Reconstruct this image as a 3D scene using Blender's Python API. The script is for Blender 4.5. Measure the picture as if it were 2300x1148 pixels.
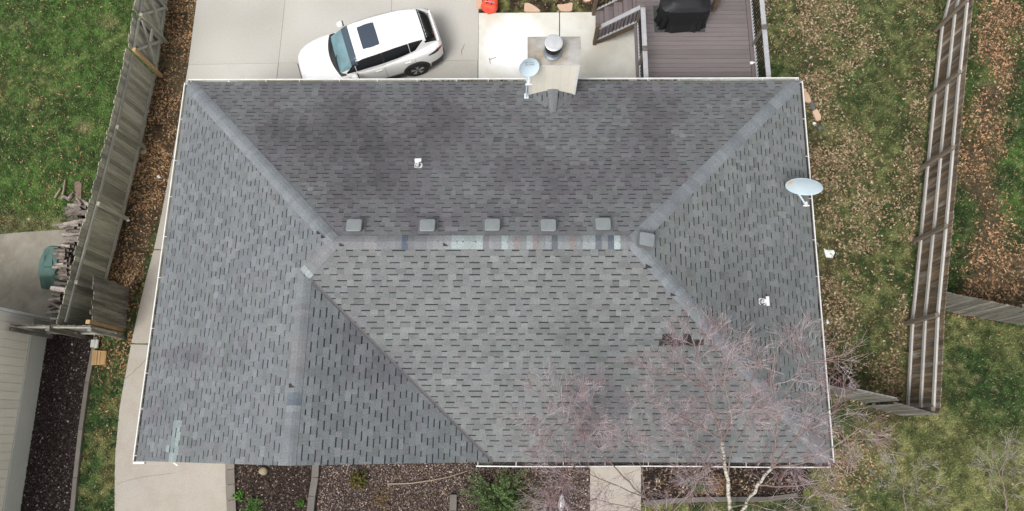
import bpy, math, random
import numpy as np
from math import radians, sin, cos, pi
random.seed(7); rs = np.random.RandomState(11)
S = bpy.context.scene
COL = S.collection
for o in list(bpy.data.objects): bpy.data.objects.remove(o)

# ------------------------------------------------------------------ camera, light, exposure
from mathutils import Matrix, Vector
FPX = 1613.1; CX, CY = 1150.0, 574.0
TILT, ROLL, YAW = .2364, -.0448, .0457
CAM = np.array([9.5052, .8051, 21.2])
RM = Matrix.Rotation(YAW, 3, 'Z') @ Matrix.Rotation(TILT, 3, 'X') @ Matrix.Rotation(ROLL, 3, 'Z')
R = np.array(RM)
cd = bpy.data.cameras.new('camera'); cam = bpy.data.objects.new('camera', cd); COL.objects.link(cam)
cd.sensor_width = 36; cd.lens = 36 * FPX / 2300; cd.clip_end = 1000; cd.clip_start = .1
cam.matrix_world = Matrix.Translation(Vector(CAM)) @ RM.to_4x4()
S.camera = cam
W = bpy.data.worlds.new('World'); S.world = W; W.use_nodes = True
nt = W.node_tree; nt.nodes.clear()
sk = nt.nodes.new('ShaderNodeTexSky'); sk.sky_type = 'NISHITA'; sk.sun_disc = False
sk.sun_elevation = radians(57); sk.sun_rotation = radians(215); sk.air_density = 1; sk.dust_density = 4
hs = nt.nodes.new('ShaderNodeHueSaturation'); hs.inputs['Saturation'].default_value = .16
bg = nt.nodes.new('ShaderNodeBackground'); bg.inputs['Strength'].default_value = .125
ow = nt.nodes.new('ShaderNodeOutputWorld')
nt.links.new(sk.outputs[0], hs.inputs['Color']); nt.links.new(hs.outputs[0], bg.inputs['Color']); nt.links.new(bg.outputs[0], ow.inputs[0])
sd = bpy.data.lights.new('sun', 'SUN'); sd.energy = 1.5; sd.angle = radians(24); sd.color = (1, .975, .94)
sun = bpy.data.objects.new('sun', sd); COL.objects.link(sun)
el, az = radians(57), radians(215)      # azimuth clockwise from north (+y)
sdir = Vector((sin(az) * cos(el), cos(az) * cos(el), sin(el)))
sun.rotation_euler = sdir.to_track_quat('Z', 'Y').to_euler(); sun.location = (0, 0, 40)
S.view_settings.view_transform = 'Standard'; S.view_settings.look = 'None'
S.view_settings.gamma = 1; S.view_settings.use_curve_mapping = False
S.view_settings.exposure = 0.52
S.render.engine = 'CYCLES'

# ------------------------------------------------------------------ helpers
def at(u, v, z=0.):
    "world point at height z that the photograph shows at pixel u, v"
    d = R @ np.array([(u - CX) / FPX, -(v - CY) / FPX, -1.]); k = (z - CAM[2]) / d[2]
    return CAM + k * d
def pr(P):
    q = (np.asarray(P, float) - CAM) @ R
    return CX + FPX * q[..., 0] / -q[..., 2], CY - FPX * q[..., 1] / -q[..., 2]
ORI = {}
def thing(name, label, cat, loc=(0, 0, 0), group=None, kind=None):
    o = bpy.data.objects.new(name, None); COL.objects.link(o); o.location = loc; o.empty_display_size = .2
    ORI[o.name] = np.array(loc, float)
    if label: o['label'] = label
    if cat: o['category'] = cat
    if group: o['group'] = group
    if kind: o['kind'] = kind
    return o
def tag(o, label=None, cat=None, group=None, kind=None):
    for k, v in (('label', label), ('category', cat), ('group', group), ('kind', kind)):
        if v: o[k] = v
    return o
class MB:
    def __init__(s): s.v = []; s.f = []; s.m = []; s.c = []; s.t = []; s.mi = 0; s.col = None; s.tone = .5
    def face(s, *idx):
        s.f.append(idx); s.m.append(s.mi); s.c.append(s.col or (1, 1, 1)); s.t.append(s.tone)
    def pts(s, P):
        n = len(s.v); s.v += [tuple(float(a) for a in p) for p in P]; return n
    def box(s, c, size, rz=0., R3=None):
        x, y, z = [a / 2 for a in size]; P = []
        for q in ((-x,-y,-z),(x,-y,-z),(x,y,-z),(-x,y,-z),(-x,-y,z),(x,-y,z),(x,y,z),(-x,y,z)):
            if R3 is not None: q = R3 @ np.array(q)
            else: q = (q[0]*cos(rz)-q[1]*sin(rz), q[0]*sin(rz)+q[1]*cos(rz), q[2])
            P.append((q[0]+c[0], q[1]+c[1], q[2]+c[2]))
        n = s.pts(P)
        for f in ((3,2,1,0),(4,5,6,7),(0,1,5,4),(1,2,6,5),(2,3,7,6),(3,0,4,7)): s.face(*[n+i for i in f])
    def beam(s, a, b, w, h, up=(0, 0, 1)):
        a = np.array(a, float); b = np.array(b, float); d = b - a; L = np.linalg.norm(d); d /= L
        up = np.array(up, float); sx = np.cross(d, up)
        if np.linalg.norm(sx) < 1e-4: sx = np.cross(d, (0, 1, 0))
        sx /= np.linalg.norm(sx); u = np.cross(sx, d)
        s.box((a+b)/2, (L, w, h), R3=np.array([d, sx, u]).T)
    def prism(s, poly, z0, z1, top=None):
        "poly: list of (x,y); top: optional different outline on top"
        n = len(poly); top = top or poly
        a = s.pts([(p[0], p[1], z0 if len(p) < 3 else p[2]) for p in poly]); b = s.pts([(p[0], p[1], z1) for p in top])
        s.face(*[b+i for i in range(n)]); s.face(*[a+i for i in range(n)][::-1])
        for i in range(n): j = (i+1) % n; s.face(a+i, a+j, b+j, b+i)
    def loft(s, rings, cap0=True, cap1=True, closed=True):
        n = len(rings[0]); ids = [s.pts(r) for r in rings]
        for a, b in zip(ids[:-1], ids[1:]):
            for i in range(n if closed else n-1): j = (i+1) % n; s.face(a+i, a+j, b+j, b+i)
        if cap0: s.face(*[ids[0]+i for i in range(n)][::-1])
        if cap1: s.face(*[ids[-1]+i for i in range(n)])
    def tube(s, P, r, n=8, caps=True):
        P = [np.array(p, float) for p in P]
        if not hasattr(r, '__len__'): r = [r]*len(P)
        rings = []
        for i, p in enumerate(P):
            d = P[min(i+1, len(P)-1)] - P[max(i-1, 0)]; d /= (np.linalg.norm(d) or 1)
            ref = np.array((0, 0, 1.)) if abs(d[2]) < .9 else np.array((1., 0, 0))
            a = np.cross(d, ref); a /= np.linalg.norm(a); b = np.cross(d, a)
            rings.append([p + r[i]*(cos(2*pi*k/n)*a + sin(2*pi*k/n)*b) for k in range(n)])
        s.loft([q[::-1] for q in rings], caps, caps)
    def lathe(s, c, prof, n=24, axis=None):
        "prof: (radius, height) up the z axis from c"
        s.loft([[(c[0]+r*cos(2*pi*k/n), c[1]+r*sin(2*pi*k/n), c[2]+z) for k in range(n)] for r, z in prof])
    def build(s, name, mats, parent=None, smooth=False):
        return mesh_obj(name, np.array(s.v), s.f, mats, parent, s.m, s.c, s.t, smooth)
def mesh_obj(name, V, F, mats, parent=None, mi=None, col=None, tone=None, smooth=False):
    me = bpy.data.meshes.new(name)
    org = np.zeros(3); p = parent
    while p is not None:
        org = org + ORI.get(p.name, np.zeros(3)); p = p.parent
    V = np.asarray(V, float).reshape(-1, 3) - org
    if isinstance(F, np.ndarray):
        nf, k = F.shape
        me.vertices.add(len(V)); me.vertices.foreach_set('co', V.ravel().astype(np.float32))
        me.loops.add(nf*k); me.loops.foreach_set('vertex_index', F.ravel().astype(np.int32))
        me.polygons.add(nf); me.polygons.foreach_set('loop_start', np.arange(0, nf*k, k, dtype=np.int32))
        me.update(calc_edges=True)
    else:
        me.from_pydata([tuple(v) for v in V], [], [tuple(f) for f in F]); me.update()
    if not isinstance(mats, (list, tuple)): mats = [mats]
    for m in mats: me.materials.append(m)
    nf = len(me.polygons)
    if mi is not None and len(mats) > 1: me.polygons.foreach_set('material_index', np.array(mi, np.int32))
    if col is not None:
        c = np.asarray(col, np.float32)
        if c.ndim == 2 and (c != 1).any():
            a = me.attributes.new('Col', 'FLOAT_COLOR', 'FACE')
            a.data.foreach_set('color', np.concatenate([c[:, :3], np.ones((nf, 1), np.float32)], 1).ravel())
    if tone is not None:
        a = me.attributes.new('tone', 'FLOAT', 'FACE'); a.data.foreach_set('value', np.asarray(tone, np.float32))
    if smooth: me.polygons.foreach_set('use_smooth', np.ones(nf, bool))
    o = bpy.data.objects.new(name, me); COL.objects.link(o)
    if parent is not None: o.parent = parent
    return o
def rrect(cx, cy, w, h, r, z, n=4):
    P = []
    for (sx, sy, a0) in ((1, 1, 0), (-1, 1, 90), (-1, -1, 180), (1, -1, 270)):
        for k in range(n+1):
            a = radians(a0 + 90*k/n); P.append((cx + sx*(w/2-r) + r*cos(a), cy + sy*(h/2-r) + r*sin(a), z))
    return P

# value noise for laying out colours and densities
def noise2(x, y, sc, seed, octv=4):
    out = np.zeros(np.shape(x)); amp = 1.; tot = 0
    for o in range(octv):
        g = np.random.RandomState(seed*31+o).rand(64, 64)
        fx = np.asarray(x)*sc*2**o + 13.7*o; fy = np.asarray(y)*sc*2**o + 5.1*o
        ix = np.floor(fx).astype(int); iy = np.floor(fy).astype(int); tx = fx-ix; ty = fy-iy
        tx = tx*tx*(3-2*tx); ty = ty*ty*(3-2*ty); a = ix % 64; b = iy % 64; a1 = (a+1) % 64; b1 = (b+1) % 64
        out = out + amp*((g[a, b]*(1-tx)+g[a1, b]*tx)*(1-ty) + (g[a, b1]*(1-tx)+g[a1, b1]*tx)*ty)
        tot += amp; amp *= .5
    return out/tot

# ------------------------------------------------------------------ materials
def mat(name, rgb, rough=.8, var=.2, scale=6., fine=0., fscale=80., bump=.0, bscale=60., tone=0., stretch=(1, 1, 1),
        attr=False, metal=0., coat=0., spec=.5, rgb2=None, mixscale=2., mixamt=.5, trans=0., mixsharp=(.4, .6)):
    m = bpy.data.materials.new(name); m.use_nodes = True; n = m.node_tree; N = n.nodes; L = n.links
    b = N['Principled BSDF']; b.inputs['Roughness'].default_value = rough; b.inputs['Metallic'].default_value = metal
    b.inputs['Specular IOR Level'].default_value = spec; b.inputs['Coat Weight'].default_value = coat
    tc = N.new('ShaderNodeTexCoord'); mp = N.new('ShaderNodeMapping'); mp.inputs['Scale'].default_value = stretch
    L.new(tc.outputs['Object'], mp.inputs['Vector'])
    def noise(sc, det=4, rg=.6):
        t = N.new('ShaderNodeTexNoise'); t.inputs['Scale'].default_value = sc; t.inputs['Detail'].default_value = det
        t.inputs['Roughness'].default_value = rg; L.new(mp.outputs[0], t.inputs['Vector']); return t.outputs['Fac']
    def rng(src, lo, hi, a=.25, c=.75):
        r = N.new('ShaderNodeMapRange'); r.inputs['From Min'].default_value = a; r.inputs['From Max'].default_value = c
        r.inputs['To Min'].default_value = lo; r.inputs['To Max'].default_value = hi; L.new(src, r.inputs['Value']); return r.outputs[0]
    def mul(csrc, fsrc):
        x = N.new('ShaderNodeVectorMath'); x.operation = 'SCALE'; L.new(csrc, x.inputs[0]); L.new(fsrc, x.inputs['Scale']); return x.outputs[0]
    if attr:
        a = N.new('ShaderNodeAttribute'); a.attribute_name = 'Col'; c = a.outputs['Color']
    else:
        a = N.new('ShaderNodeRGB'); a.outputs[0].default_value = (*rgb, 1); c = a.outputs[0]
    if rgb2:
        mx = N.new('ShaderNodeMix'); mx.data_type = 'RGBA'; L.new(rng(noise(mixscale, 5, .65), 0, mixamt*2 if mixamt < .5 else 1, *mixsharp), mx.inputs['Factor'])
        L.new(c, mx.inputs['A']); mx.inputs['B'].default_value = (*rgb2, 1); c = mx.outputs['Result']
    if var: c = mul(c, rng(noise(scale), 1-var, 1+var))
    if fine: c = mul(c, rng(noise(fscale, 2, .7), 1-fine, 1+fine))
    if tone:
        t = N.new('ShaderNodeAttribute'); t.attribute_name = 'tone'; c = mul(c, rng(t.outputs['Fac'], 1-tone, 1+tone, 0, 1))
    L.new(c, b.inputs['Base Color'])
    if bump:
        bp = N.new('ShaderNodeBump'); bp.inputs['Strength'].default_value = bump; bp.inputs['Distance'].default_value = .01
        L.new(noise(bscale, 5), bp.inputs['Height']); L.new(bp.outputs[0], b.inputs['Normal'])
    return m
M = {}
M['shingle'] = mat('shingle_granules', (1, 1, 1), .92, .09, 2.2, .34, 42, .5, 130, attr=True, spec=.25)
M['roof_deck'] = mat('roof_felt', (.03, .03, .032), .9)
M['white_metal'] = mat('white_gutter_metal', (.70, .70, .685), .45, .16, 3.5)
M['gutter_in'] = mat('gutter_inside_grime', (.30, .30, .27), .7, .5, 3, rgb2=(.05, .042, .03), mixscale=1.1)
M['gutter_clean'] = mat('gutter_inside_pale', (.52, .52, .46), .6, .25, 2, rgb2=(.30, .29, .20), mixscale=.9)
M['debris'] = mat('gutter_leaf_debris', (.035, .028, .022), .9, .5, 20, .5, 90)
M['siding'] = mat('beige_siding', (.80, .76, .655), .7, .05, 2, .05, 60, tone=.04)
M['trim'] = mat('white_trim', (.75, .75, .73), .5, .05, 3)
M['vent'] = mat('grey_painted_vent_metal', (.20, .22, .225), .5, .10, 5, .04, 40, spec=.5)
M['vent_flange'] = mat('vent_flange_metal', (.15, .155, .16), .8, .1, 5)
M['vent_dark'] = mat('vent_throat', (.06, .06, .062), .7)  # shadow beneath the vent hood put into the throat's dark colour
M['pvc'] = mat('white_pipe_flashing', (.78, .78, .78), .4, .04, 9)
M['flue_cap'] = mat('brushed_flue_cap_metal', (.60, .61, .62), .35, .1, 6, metal=.35)
M['rubber'] = mat('black_rubber', (.012, .012, .014), .6)
M['steel'] = mat('galvanized_steel', (.30, .33, .36), .35, .12, 14, metal=.85)
M['steel_dull'] = mat('dull_zinc_chase_cap', (.40, .39, .37), .5, .2, 2.2, rgb2=(.28, .235, .17), mixscale=1.7, metal=.15)
M['black_metal'] = mat('black_metal', (.008, .008, .009), .5)
M['dish'] = mat('pale_blue_grey_dish', (.46, .55, .60), .5, .06, 4)
M['dish_arm'] = mat('dish_arm_metal', (.56, .64, .69), .45, .05, 4)
M['rust'] = mat('rust_stain', (.62, .42, .24), .8, .2, 9)
M['ink'] = mat('faded_dark_print', (.12, .14, .17), .7)
M['concrete'] = mat('concrete_slab', (.50, .48, .44), .85, .15, 1.1, .12, 30, .15, 60, tone=.05, rgb2=(.41, .39, .35), mixscale=.55, mixamt=.5)
M['concrete_walk'] = mat('warm_concrete_walk', (.41, .375, .33), .85, .16, 1.3, .12, 30, .15, 60, tone=.04, rgb2=(.33, .295, .25), mixscale=1.3)
M['concrete_old'] = mat('stained_old_concrete', (.30, .275, .225), .85, .2, 1., .1, 30, .15, 60, rgb2=(.20, .18, .14), mixscale=.8)
M['patio'] = mat('pale_patio_concrete', (.66, .655, .60), .8, .06, .9, .05, 35, .1, 60, rgb2=(.58, .555, .48), mixscale=.7)
M['white_wash'] = mat('spilled_white_paint', (.80, .80, .80), .75, .03, 3, .03, 25)
M['foundation'] = mat('grey_foundation', (.52, .525, .475), .85, .08, .8, .06, 25, .2, 40)
M['block'] = mat('grey_edging_block', (.125, .112, .10), .9, .15, 2, .15, 50, .3, 60, tone=.12)
M['brick_block'] = mat('tan_block', (.17, .15, .13), .9, .15, 2, .15, 50, tone=.15)
M['flag'] = mat('salmon_flagstone', (.56, .38, .27), .8, .10, 3, .08, 40, .3, 30, tone=.10)
M['greystone'] = mat('dark_grey_stone', (.11, .12, .12), .8, .2, 9)
M['wood_old'] = mat('weathered_grey_fence_wood', (.36, .345, .285), .85, .25, 2.2, .18, 9, .25, 12, tone=.36, stretch=(9, 9, .8), rgb2=(.26, .255, .19), mixscale=.8)
M['wood_rail_l'] = mat('weathered_rail_wood', (.36, .35, .30), .85, .2, 2.2, .15, 9, tone=.15, stretch=(3, 1, 3))
M['wood_new'] = mat('tan_new_post_wood', (.42, .28, .14), .8, .15, 3, .1, 12)
M['wood_brown'] = mat('brown_fence_wood', (.17, .12, .075), .85, .4, 1.2, .35, 7, .25, 12, tone=.42, stretch=(9, 9, .8), rgb2=(.30, .275, .245), mixscale=.7, mixsharp=(.48, .66))
M['wood_rail_r'] = mat('silver_rail_wood', (.50, .485, .455), .8, .12, 1.5, .1, 9, tone=.08, stretch=(3, 1, 3))
M['wood_post_r'] = mat('brown_post_wood', (.17, .14, .105), .85, .2, 3, .15, 12, tone=.1)
M['wood_grey2'] = mat('grey_gate_wood', (.20, .19, .165), .85, .3, 2, .3, 8, tone=.3, stretch=(9, 9, .8), rgb2=(.10, .09, .07), mixscale=.8)
M['deck'] = mat('mauve_deck_board', (.158, .133, .134), .65, .10, 1.6, .1, 14, .15, 20, tone=.12, stretch=(.6, 6, 1))
M['deck_trim'] = mat('mauve_deck_trim', (.145, .118, .115), .65, .10, 2, tone=.06)
M['rail_top'] = mat('pale_rail_top', (.36, .36, .375), .6, .15, 2.5, .1, 12)
M['deck_post'] = mat('brown_grey_post', (.12, .10, .088), .8, .25, 5, tone=.2)
M['stair_post'] = mat('aged_brown_post', (.12, .085, .055), .85, .3, 6, .2, 20, tone=.2)
M['cover'] = mat('black_grill_cover', (.006, .0065, .008), .62, .3, 3, bump=.5, bscale=7)
M['mat'] = mat('dark_grey_mat', (.05, .055, .055), .85, .15, 6)
M['green_cover'] = mat('faded_green_cover', (.075, .145, .125), .75, .18, 3, bump=.5, bscale=6)
M['paint'] = mat('white_car_paint', (.86, .86, .86), .25, 0, coat=.6, spec=.5)
M['glass'] = mat('dark_tinted_glass', (.012, .014, .018), .06, 0, spec=.6)
M['roof_glass'] = mat('sunroof_glass', (.05, .065, .09), .08, 0, spec=.6)
M['windshield'] = mat('windshield_glass', (.15, .255, .285), .08, .25, 2.5, spec=.7)
M['ws_shade'] = mat('windshield_tint_band', (.055, .08, .105), .1, 0, spec=.6)
M['plastic'] = mat('black_plastic', (.02, .02, .022), .55)
M['tyre'] = mat('tyre_rubber', (.015, .015, .016), .8)
M['rim'] = mat('machined_rim', (.55, .55, .56), .3, metal=.7)
M['red_lamp'] = mat('red_tail_lamp', (.45, .02, .03), .2, spec=.7)
M['lamp_clear'] = mat('clear_head_lamp', (.5, .52, .55), .1, metal=.3)
M['seam'] = mat('body_seam', (.25, .25, .26), .6)
M['red_bag'] = mat('orange_red_fabric', (.72, .075, .035), .6, .25, 5, bump=.4, bscale=9)
M['strap'] = mat('dark_strap', (.03, .02, .03), .7)
M['log_bark'] = mat('birch_log_bark', (.255, .215, .185), .85, .4, 5, .3, 16, .5, 14, tone=.5, rgb2=(.07, .055, .045), mixscale=7, mixsharp=(.54, .66))
M['bark_slab'] = mat('reddish_bark', (.17, .115, .09), .85, .35, 5, .3, 16)
M['log_white'] = mat('pale_birch_bark', (.60, .52, .47), .8, .25, 4, .2, 14, tone=.1)
M['log_end'] = mat('dark_cut_end', (.05, .04, .035), .9, .3, 9)
M['leaf'] = mat('fallen_leaf', (1, 1, 1), .8, 0, attr=True, spec=.2)
M['blade'] = mat('grass_blade', (1, 1, 1), .7, 0, attr=True, spec=.2)
M['ground'] = mat('soil_and_turf', (1, 1, 1), .95, .45, 9, .5, 30, .9, 22, attr=True, spec=.1)
M['far'] = mat('far_turf', (.060, .078, .024), .95, .3, .5, .3, 9, rgb2=(.115, .085, .042), mixscale=.25, spec=.1)
M['mulch'] = mat('dark_mulch_soil', (.040, .029, .026), .95, .35, 4, .5, 30, .6, 40, spec=.1)
M['chip'] = mat('mulch_chip', (1, 1, 1), .9, 0, attr=True, spec=.2)
M['bark_white'] = mat('white_birch_trunk_bark', (.56, .52, .46), .75, .2, 5, rgb2=(.10, .075, .06), mixscale=7, mixamt=.9, stretch=(1, 1, 2.2), mixsharp=(.50, .56))
M['twig'] = mat('mauve_birch_twig', (.52, .435, .45), .7, .2, 4, tone=.42, rgb2=(.29, .165, .17), mixscale=2.4, mixsharp=(.44, .58))
M['twig_grey'] = mat('grey_twig', (.40, .37, .33), .8, .2, 4, tone=.3)
M['branch'] = mat('brown_branch_bark', (.22, .165, .145), .8, .2, 6, tone=.2)
M['paper'] = mat('white_litter', (.80, .81, .80), .6, .05, 9)
M['greenink'] = mat('green_print', (.12, .35, .10), .6)
M['splash'] = mat('tan_ribbed_plastic', (.42, .27, .115), .7, .12, 7)
M['tarp_white'] = mat('crumpled_white_plastic', (.60, .60, .64), .4, .3, 14)
M['stump'] = mat('tan_round_stone', (.28, .23, .15), .85, .2, 9)
M['hose'] = mat('tan_stick_bark', (.30, .235, .17), .7, .1, 9)

def paint_stain(m, c, rad):
    "white paint spilled over the concrete: a blotch with a ragged rim round the point c (object space)"
    n = m.node_tree; N = n.nodes; L = n.links; b = N['Principled BSDF']; src = b.inputs['Base Color'].links[0].from_socket
    tc = N.new('ShaderNodeTexCoord'); sub = N.new('ShaderNodeVectorMath'); sub.operation = 'SUBTRACT'; sub.inputs[1].default_value = c; L.new(tc.outputs['Object'], sub.inputs[0])
    ln = N.new('ShaderNodeVectorMath'); ln.operation = 'LENGTH'; L.new(sub.outputs[0], ln.inputs[0])
    tx = N.new('ShaderNodeTexNoise'); tx.inputs['Scale'].default_value = 2.2; tx.inputs['Detail'].default_value = 5; L.new(tc.outputs['Object'], tx.inputs['Vector'])
    ma = N.new('ShaderNodeMath'); ma.operation = 'MULTIPLY_ADD'; ma.inputs[1].default_value = .5; L.new(tx.outputs['Fac'], ma.inputs[0]); L.new(ln.outputs['Value'], ma.inputs[2])
    r = N.new('ShaderNodeMapRange'); r.inputs['From Min'].default_value = rad+.42; r.inputs['From Max'].default_value = rad-.05; r.inputs['To Min'].default_value = 0; r.inputs['To Max'].default_value = .85; L.new(ma.outputs[0], r.inputs['Value'])
    mx = N.new('ShaderNodeMix'); mx.data_type = 'RGBA'; L.new(r.outputs[0], mx.inputs['Factor']); L.new(src, mx.inputs['A']); mx.inputs['B'].default_value = (.84, .84, .84, 1); L.new(mx.outputs['Result'], b.inputs['Base Color'])

# ------------------------------------------------------------------ ground
EAVE = 2.8
def P2(px, z=0.): return [tuple(at(u, v, z)[:2]) for u, v in px]
def inpoly(u, v, poly):
    c = np.zeros(np.shape(u), bool); n = len(poly); j = n-1
    for i in range(n):
        xi, yi = poly[i]; xj, yj = poly[j]
        k = ((yi > v) != (yj > v)) & (u < (xj-xi)*(v-yi)/((yj-yi) or 1e-9)+xi); c ^= k; j = i
    return c
Z_LEFT = [(-400, -400), (375, -400), (378, 0), (350, 170), (316, 331), (276, 491), (235, 603), (200, 760), (-400, 760)]
Z_LSTRIP = [(375, -400), (470, -400), (442, 0), (418, 182), (392, 330), (352, 540), (322, 650), (297, 765), (200, 765), (235, 603), (276, 491), (316, 331), (350, 170), (378, 0)]
Z_LGRASS = [(200, 745), (300, 745), (297, 765), (270, 910), (258, 1030), (255, 1700), (100, 1700), (160, 1148), (185, 950), (200, 850)]
Z_LMULCH = [(60, 745), (212, 745), (200, 860), (185, 960), (168, 1148), (110, 1700), (-300, 1700), (-300, 745)]
Z_SOIL_N = [(1076, 30), (1430, 27), (1430, -400), (1076, -400)]
Z_BACK = [(1430, -400), (2125, -400), (2120, 0), (2087, 220), (2055, 544), (2036, 729), (2025, 932), (1840, 890), (1780, 150), (1430, 100)]
Z_EAST = [(2125, -400), (3200, -400), (3200, 760), (2300, 738), (2036, 690), (2055, 544), (2087, 220), (2120, 0)]
Z_BED1 = [(505, 980), (1330, 980), (1330, 1800), (505, 1800)]
Z_BED2 = [(1435, 980), (1830, 980), (1800, 1122), (1640, 1122), (1435, 1132)]
def fields(x, y):
    "leaf litter 0..1, turf 0..1, soil colour, blade colour at ground points"
    u, v = pr(np.stack([x, y, np.zeros_like(x)], -1))
    n1 = noise2(x, y, .35, 1); n2 = noise2(x, y, 1.1, 2); n3 = noise2(x, y, 3.1, 3); n4 = noise2(x, y, .18, 4)
    z = {k: inpoly(u, v, p) for k, p in (('L', Z_LEFT), ('LS', Z_LSTRIP), ('LG', Z_LGRASS), ('LM', Z_LMULCH), ('SN', Z_SOIL_N),
         ('B', Z_BACK), ('E', Z_EAST), ('B1', Z_BED1), ('B2', Z_BED2))}
    # front right turf: default
    leaf = np.clip((n2-.60)*1.2, 0, .25); turf = np.full_like(x, .9)
    vivid = np.array((.054, .102, .023)); dark = np.array((.028, .055, .016)); olive = np.array((.135, .140, .052)); dry = np.array((.26, .215, .115)); brown = np.array((.055, .038, .024))
    def mx(a, b, t): t = np.clip(t, 0, 1)[..., None]; return a*(1-t)+b*t
    def sm(x0, x1, q): t = np.clip((q-x0)/(x1-x0), 0, 1); return t*t*(3-2*t)
    base = mx(np.broadcast_to(dark, x.shape+(3,)), olive, sm(.40, .62, n2*.5+n3*.2+.3*n1))
    yel = sm(930, 1010, v) * sm(1950, 2080, u); dark_turf = np.exp(-((u-2200)/130)**2-((v-830)/110)**2)  # second mask: darker green patch of damp, dense turf
    col = mx(base, olive*1.05, yel*.6+.1); col = mx(col, dark, dark_turf*.75); col = mx(col, dry, sm(.60, .78, n3)*.25)
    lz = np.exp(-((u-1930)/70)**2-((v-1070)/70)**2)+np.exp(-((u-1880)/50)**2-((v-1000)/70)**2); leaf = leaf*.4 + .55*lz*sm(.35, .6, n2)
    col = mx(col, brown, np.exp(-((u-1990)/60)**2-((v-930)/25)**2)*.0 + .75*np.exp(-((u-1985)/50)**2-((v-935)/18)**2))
    # left yard
    k = z['L']; c = mx(np.broadcast_to(vivid, x.shape+(3,)), dark, sm(.45, .68, n2)*.55); c = mx(c, olive, sm(.55, .75, n1*.6+n3*.4)*.6)
    spot = np.exp(-((u-190)/16)**2-((v-287)/14)**2)+np.exp(-((u-245)/22)**2-((v-50)/14)**2)*.7+np.exp(-((v-505)/22)**2)*sm(-10, 10, 160-u)*.6+np.exp(-((u-30)/60)**2-((v-60)/16)**2)*.35
    c = mx(c, dry*.75, spot*.8)
    col[k] = c[k]; leaf[k] = (.035+.05*sm(.5, .7, n2))[k]; leaf = np.where(k & (v > 380) & (v < 480) & (u > 95), .12, leaf)
    # leaf strip beside the walk
    k = z['LS']; ge = sm(.35, 1., (u-(372-(v-330)*.30))/50.)
    c = mx(np.broadcast_to(brown, x.shape+(3,)), dark*1.3, ge*sm(.38, .6, n2)); l = np.clip(1.0-.75*ge*sm(.35, .6, n2), .15, 1)*np.where(v < 200, .62, 1.)
    c = mx(c, dry*.6, np.where(v < 215, .35, 0)*sm(.4, .6, n2)); col[k] = c[k]; leaf[k] = l[k]
    # grass beside the mulch bed
    k = z['LG']; t = sm(760, 900, v); c = mx(np.broadcast_to(brown*.9, x.shape+(3,)), dark*1.25, sm(.3, .6, n2+.25*t)); c = mx(c, olive*.8, t*sm(.42, .62, n3*.5+n2*.5))
    col[k] = c[k]; leaf[k] = (.55*(1-t)+.12*sm(.4, .6, n3))[k]
    k = z['LM']; col[k] = np.array((.038, .028, .026)); leaf[k] = 0; turf[k] = 0
    k = z['SN']; c = mx(np.broadcast_to(brown*.75, x.shape+(3,)), olive*.7, sm(.42, .6, n3)); col[k] = c[k]; leaf[k] = .12; turf[k] = .5
    # back yard
    k = z['B']; edge = np.exp(-((u-(1800+.078*(v-180)+30))/45)**2); fe = np.exp(-((u-(2104-.094*(v-70)))/38)**2)
    low = sm(560, 830, v)
    d = .36 + .38*sm(.44, .60, n2*.5+n1*.5) + .35*edge + .30*fe*sm(250, 500, v) + .30*low*sm(.40, .55, n1) - .28*np.exp(-((u-2000)/45)**2)*(1-low) - .35*np.exp(-((u-1920)/45)**2-((v-640)/90)**2)
    d = np.where(u < 1800, d-.05, d); c = mx(np.broadcast_to(np.array((.060, .080, .028)), x.shape+(3,)), dark*1.1, sm(.48, .62, n2)); c = mx(c, olive*.9, sm(.45, .65, n3)*.5+.1)
    c = mx(c, dry*.35, np.clip(d-.5, 0, .35)); col[k] = c[k]; leaf[k] = np.clip(d, .05, 1)[k]
    # east of the long fence
    k = z['E']; cx = 2232 - .05*v + 22*np.sin(v/70.) + 10*np.sin(v/23.); band = np.exp(-((u-cx)/(40+8*np.sin(v/41.)))**2)
    band = np.maximum(band, sm(520, 620, v)*sm(2150, 2220, u)*sm(.33, .5, n2)*(1-sm(660, 690, v-.15*(u-2200))))
    band = band*(.55+.7*sm(.35, .55, n2)); c = mx(np.broadcast_to(vivid*.95, x.shape+(3,)), dark, sm(.4, .6, n2)); c = mx(c, dry*.5, sm(.58, .7, n3)*.5)
    near = sm(2260, 2160, u)*sm(0, 200, v); c = mx(c, dark*.9, near*.6); c = mx(c, brown*1.5, np.clip(band, 0, 1)*.8)
    col[k] = c[k]; leaf[k] = np.clip(band*1.1+.05, 0, 1)[k]
    n5 = noise2(x, y, 6.5, 15, 3); mot = .62+.72*sm(.30, .72, n5)*(.75+.5*sm(.3, .7, n3)); mot = np.where(z['B'] | z['LG'], mot*1.02-.04, mot); col = col*mot[..., None]  # clump mottle: dark gaps in the colour stand in for shade between tufts
    for kk, cc in (('B1', (.045, .034, .03)), ('B2', (.03, .024, .02))):
        k = z[kk]; col[k] = np.array(cc); leaf[k] = (.10+.5*np.exp(-((u-930)/90)**2-((v-1100)/30)**2)+.35*np.exp(-((u-1600)/90)**2-((v-1090)/30)**2))[k]; turf[k] = 0
    return leaf, turf, col, u, v, z
far = MB(); far.pts([(-160, -160, -.02), (180, -160, -.02), (180, 180, -.02), (-160, 180, -.02)]); far.face(0, 1, 2, 3)
tag(far.build('ground', M['far']), 'wide ground sheet of autumn turf under the whole neighbourhood', kind='structure')
gx0, gx1, gy0, gy1, st = -12., 31., -6.5, 20., .07
xs = np.arange(gx0, gx1, st); ys = np.arange(gy0, gy1, st); X, Y = np.meshgrid(xs, ys, indexing='ij')
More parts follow.
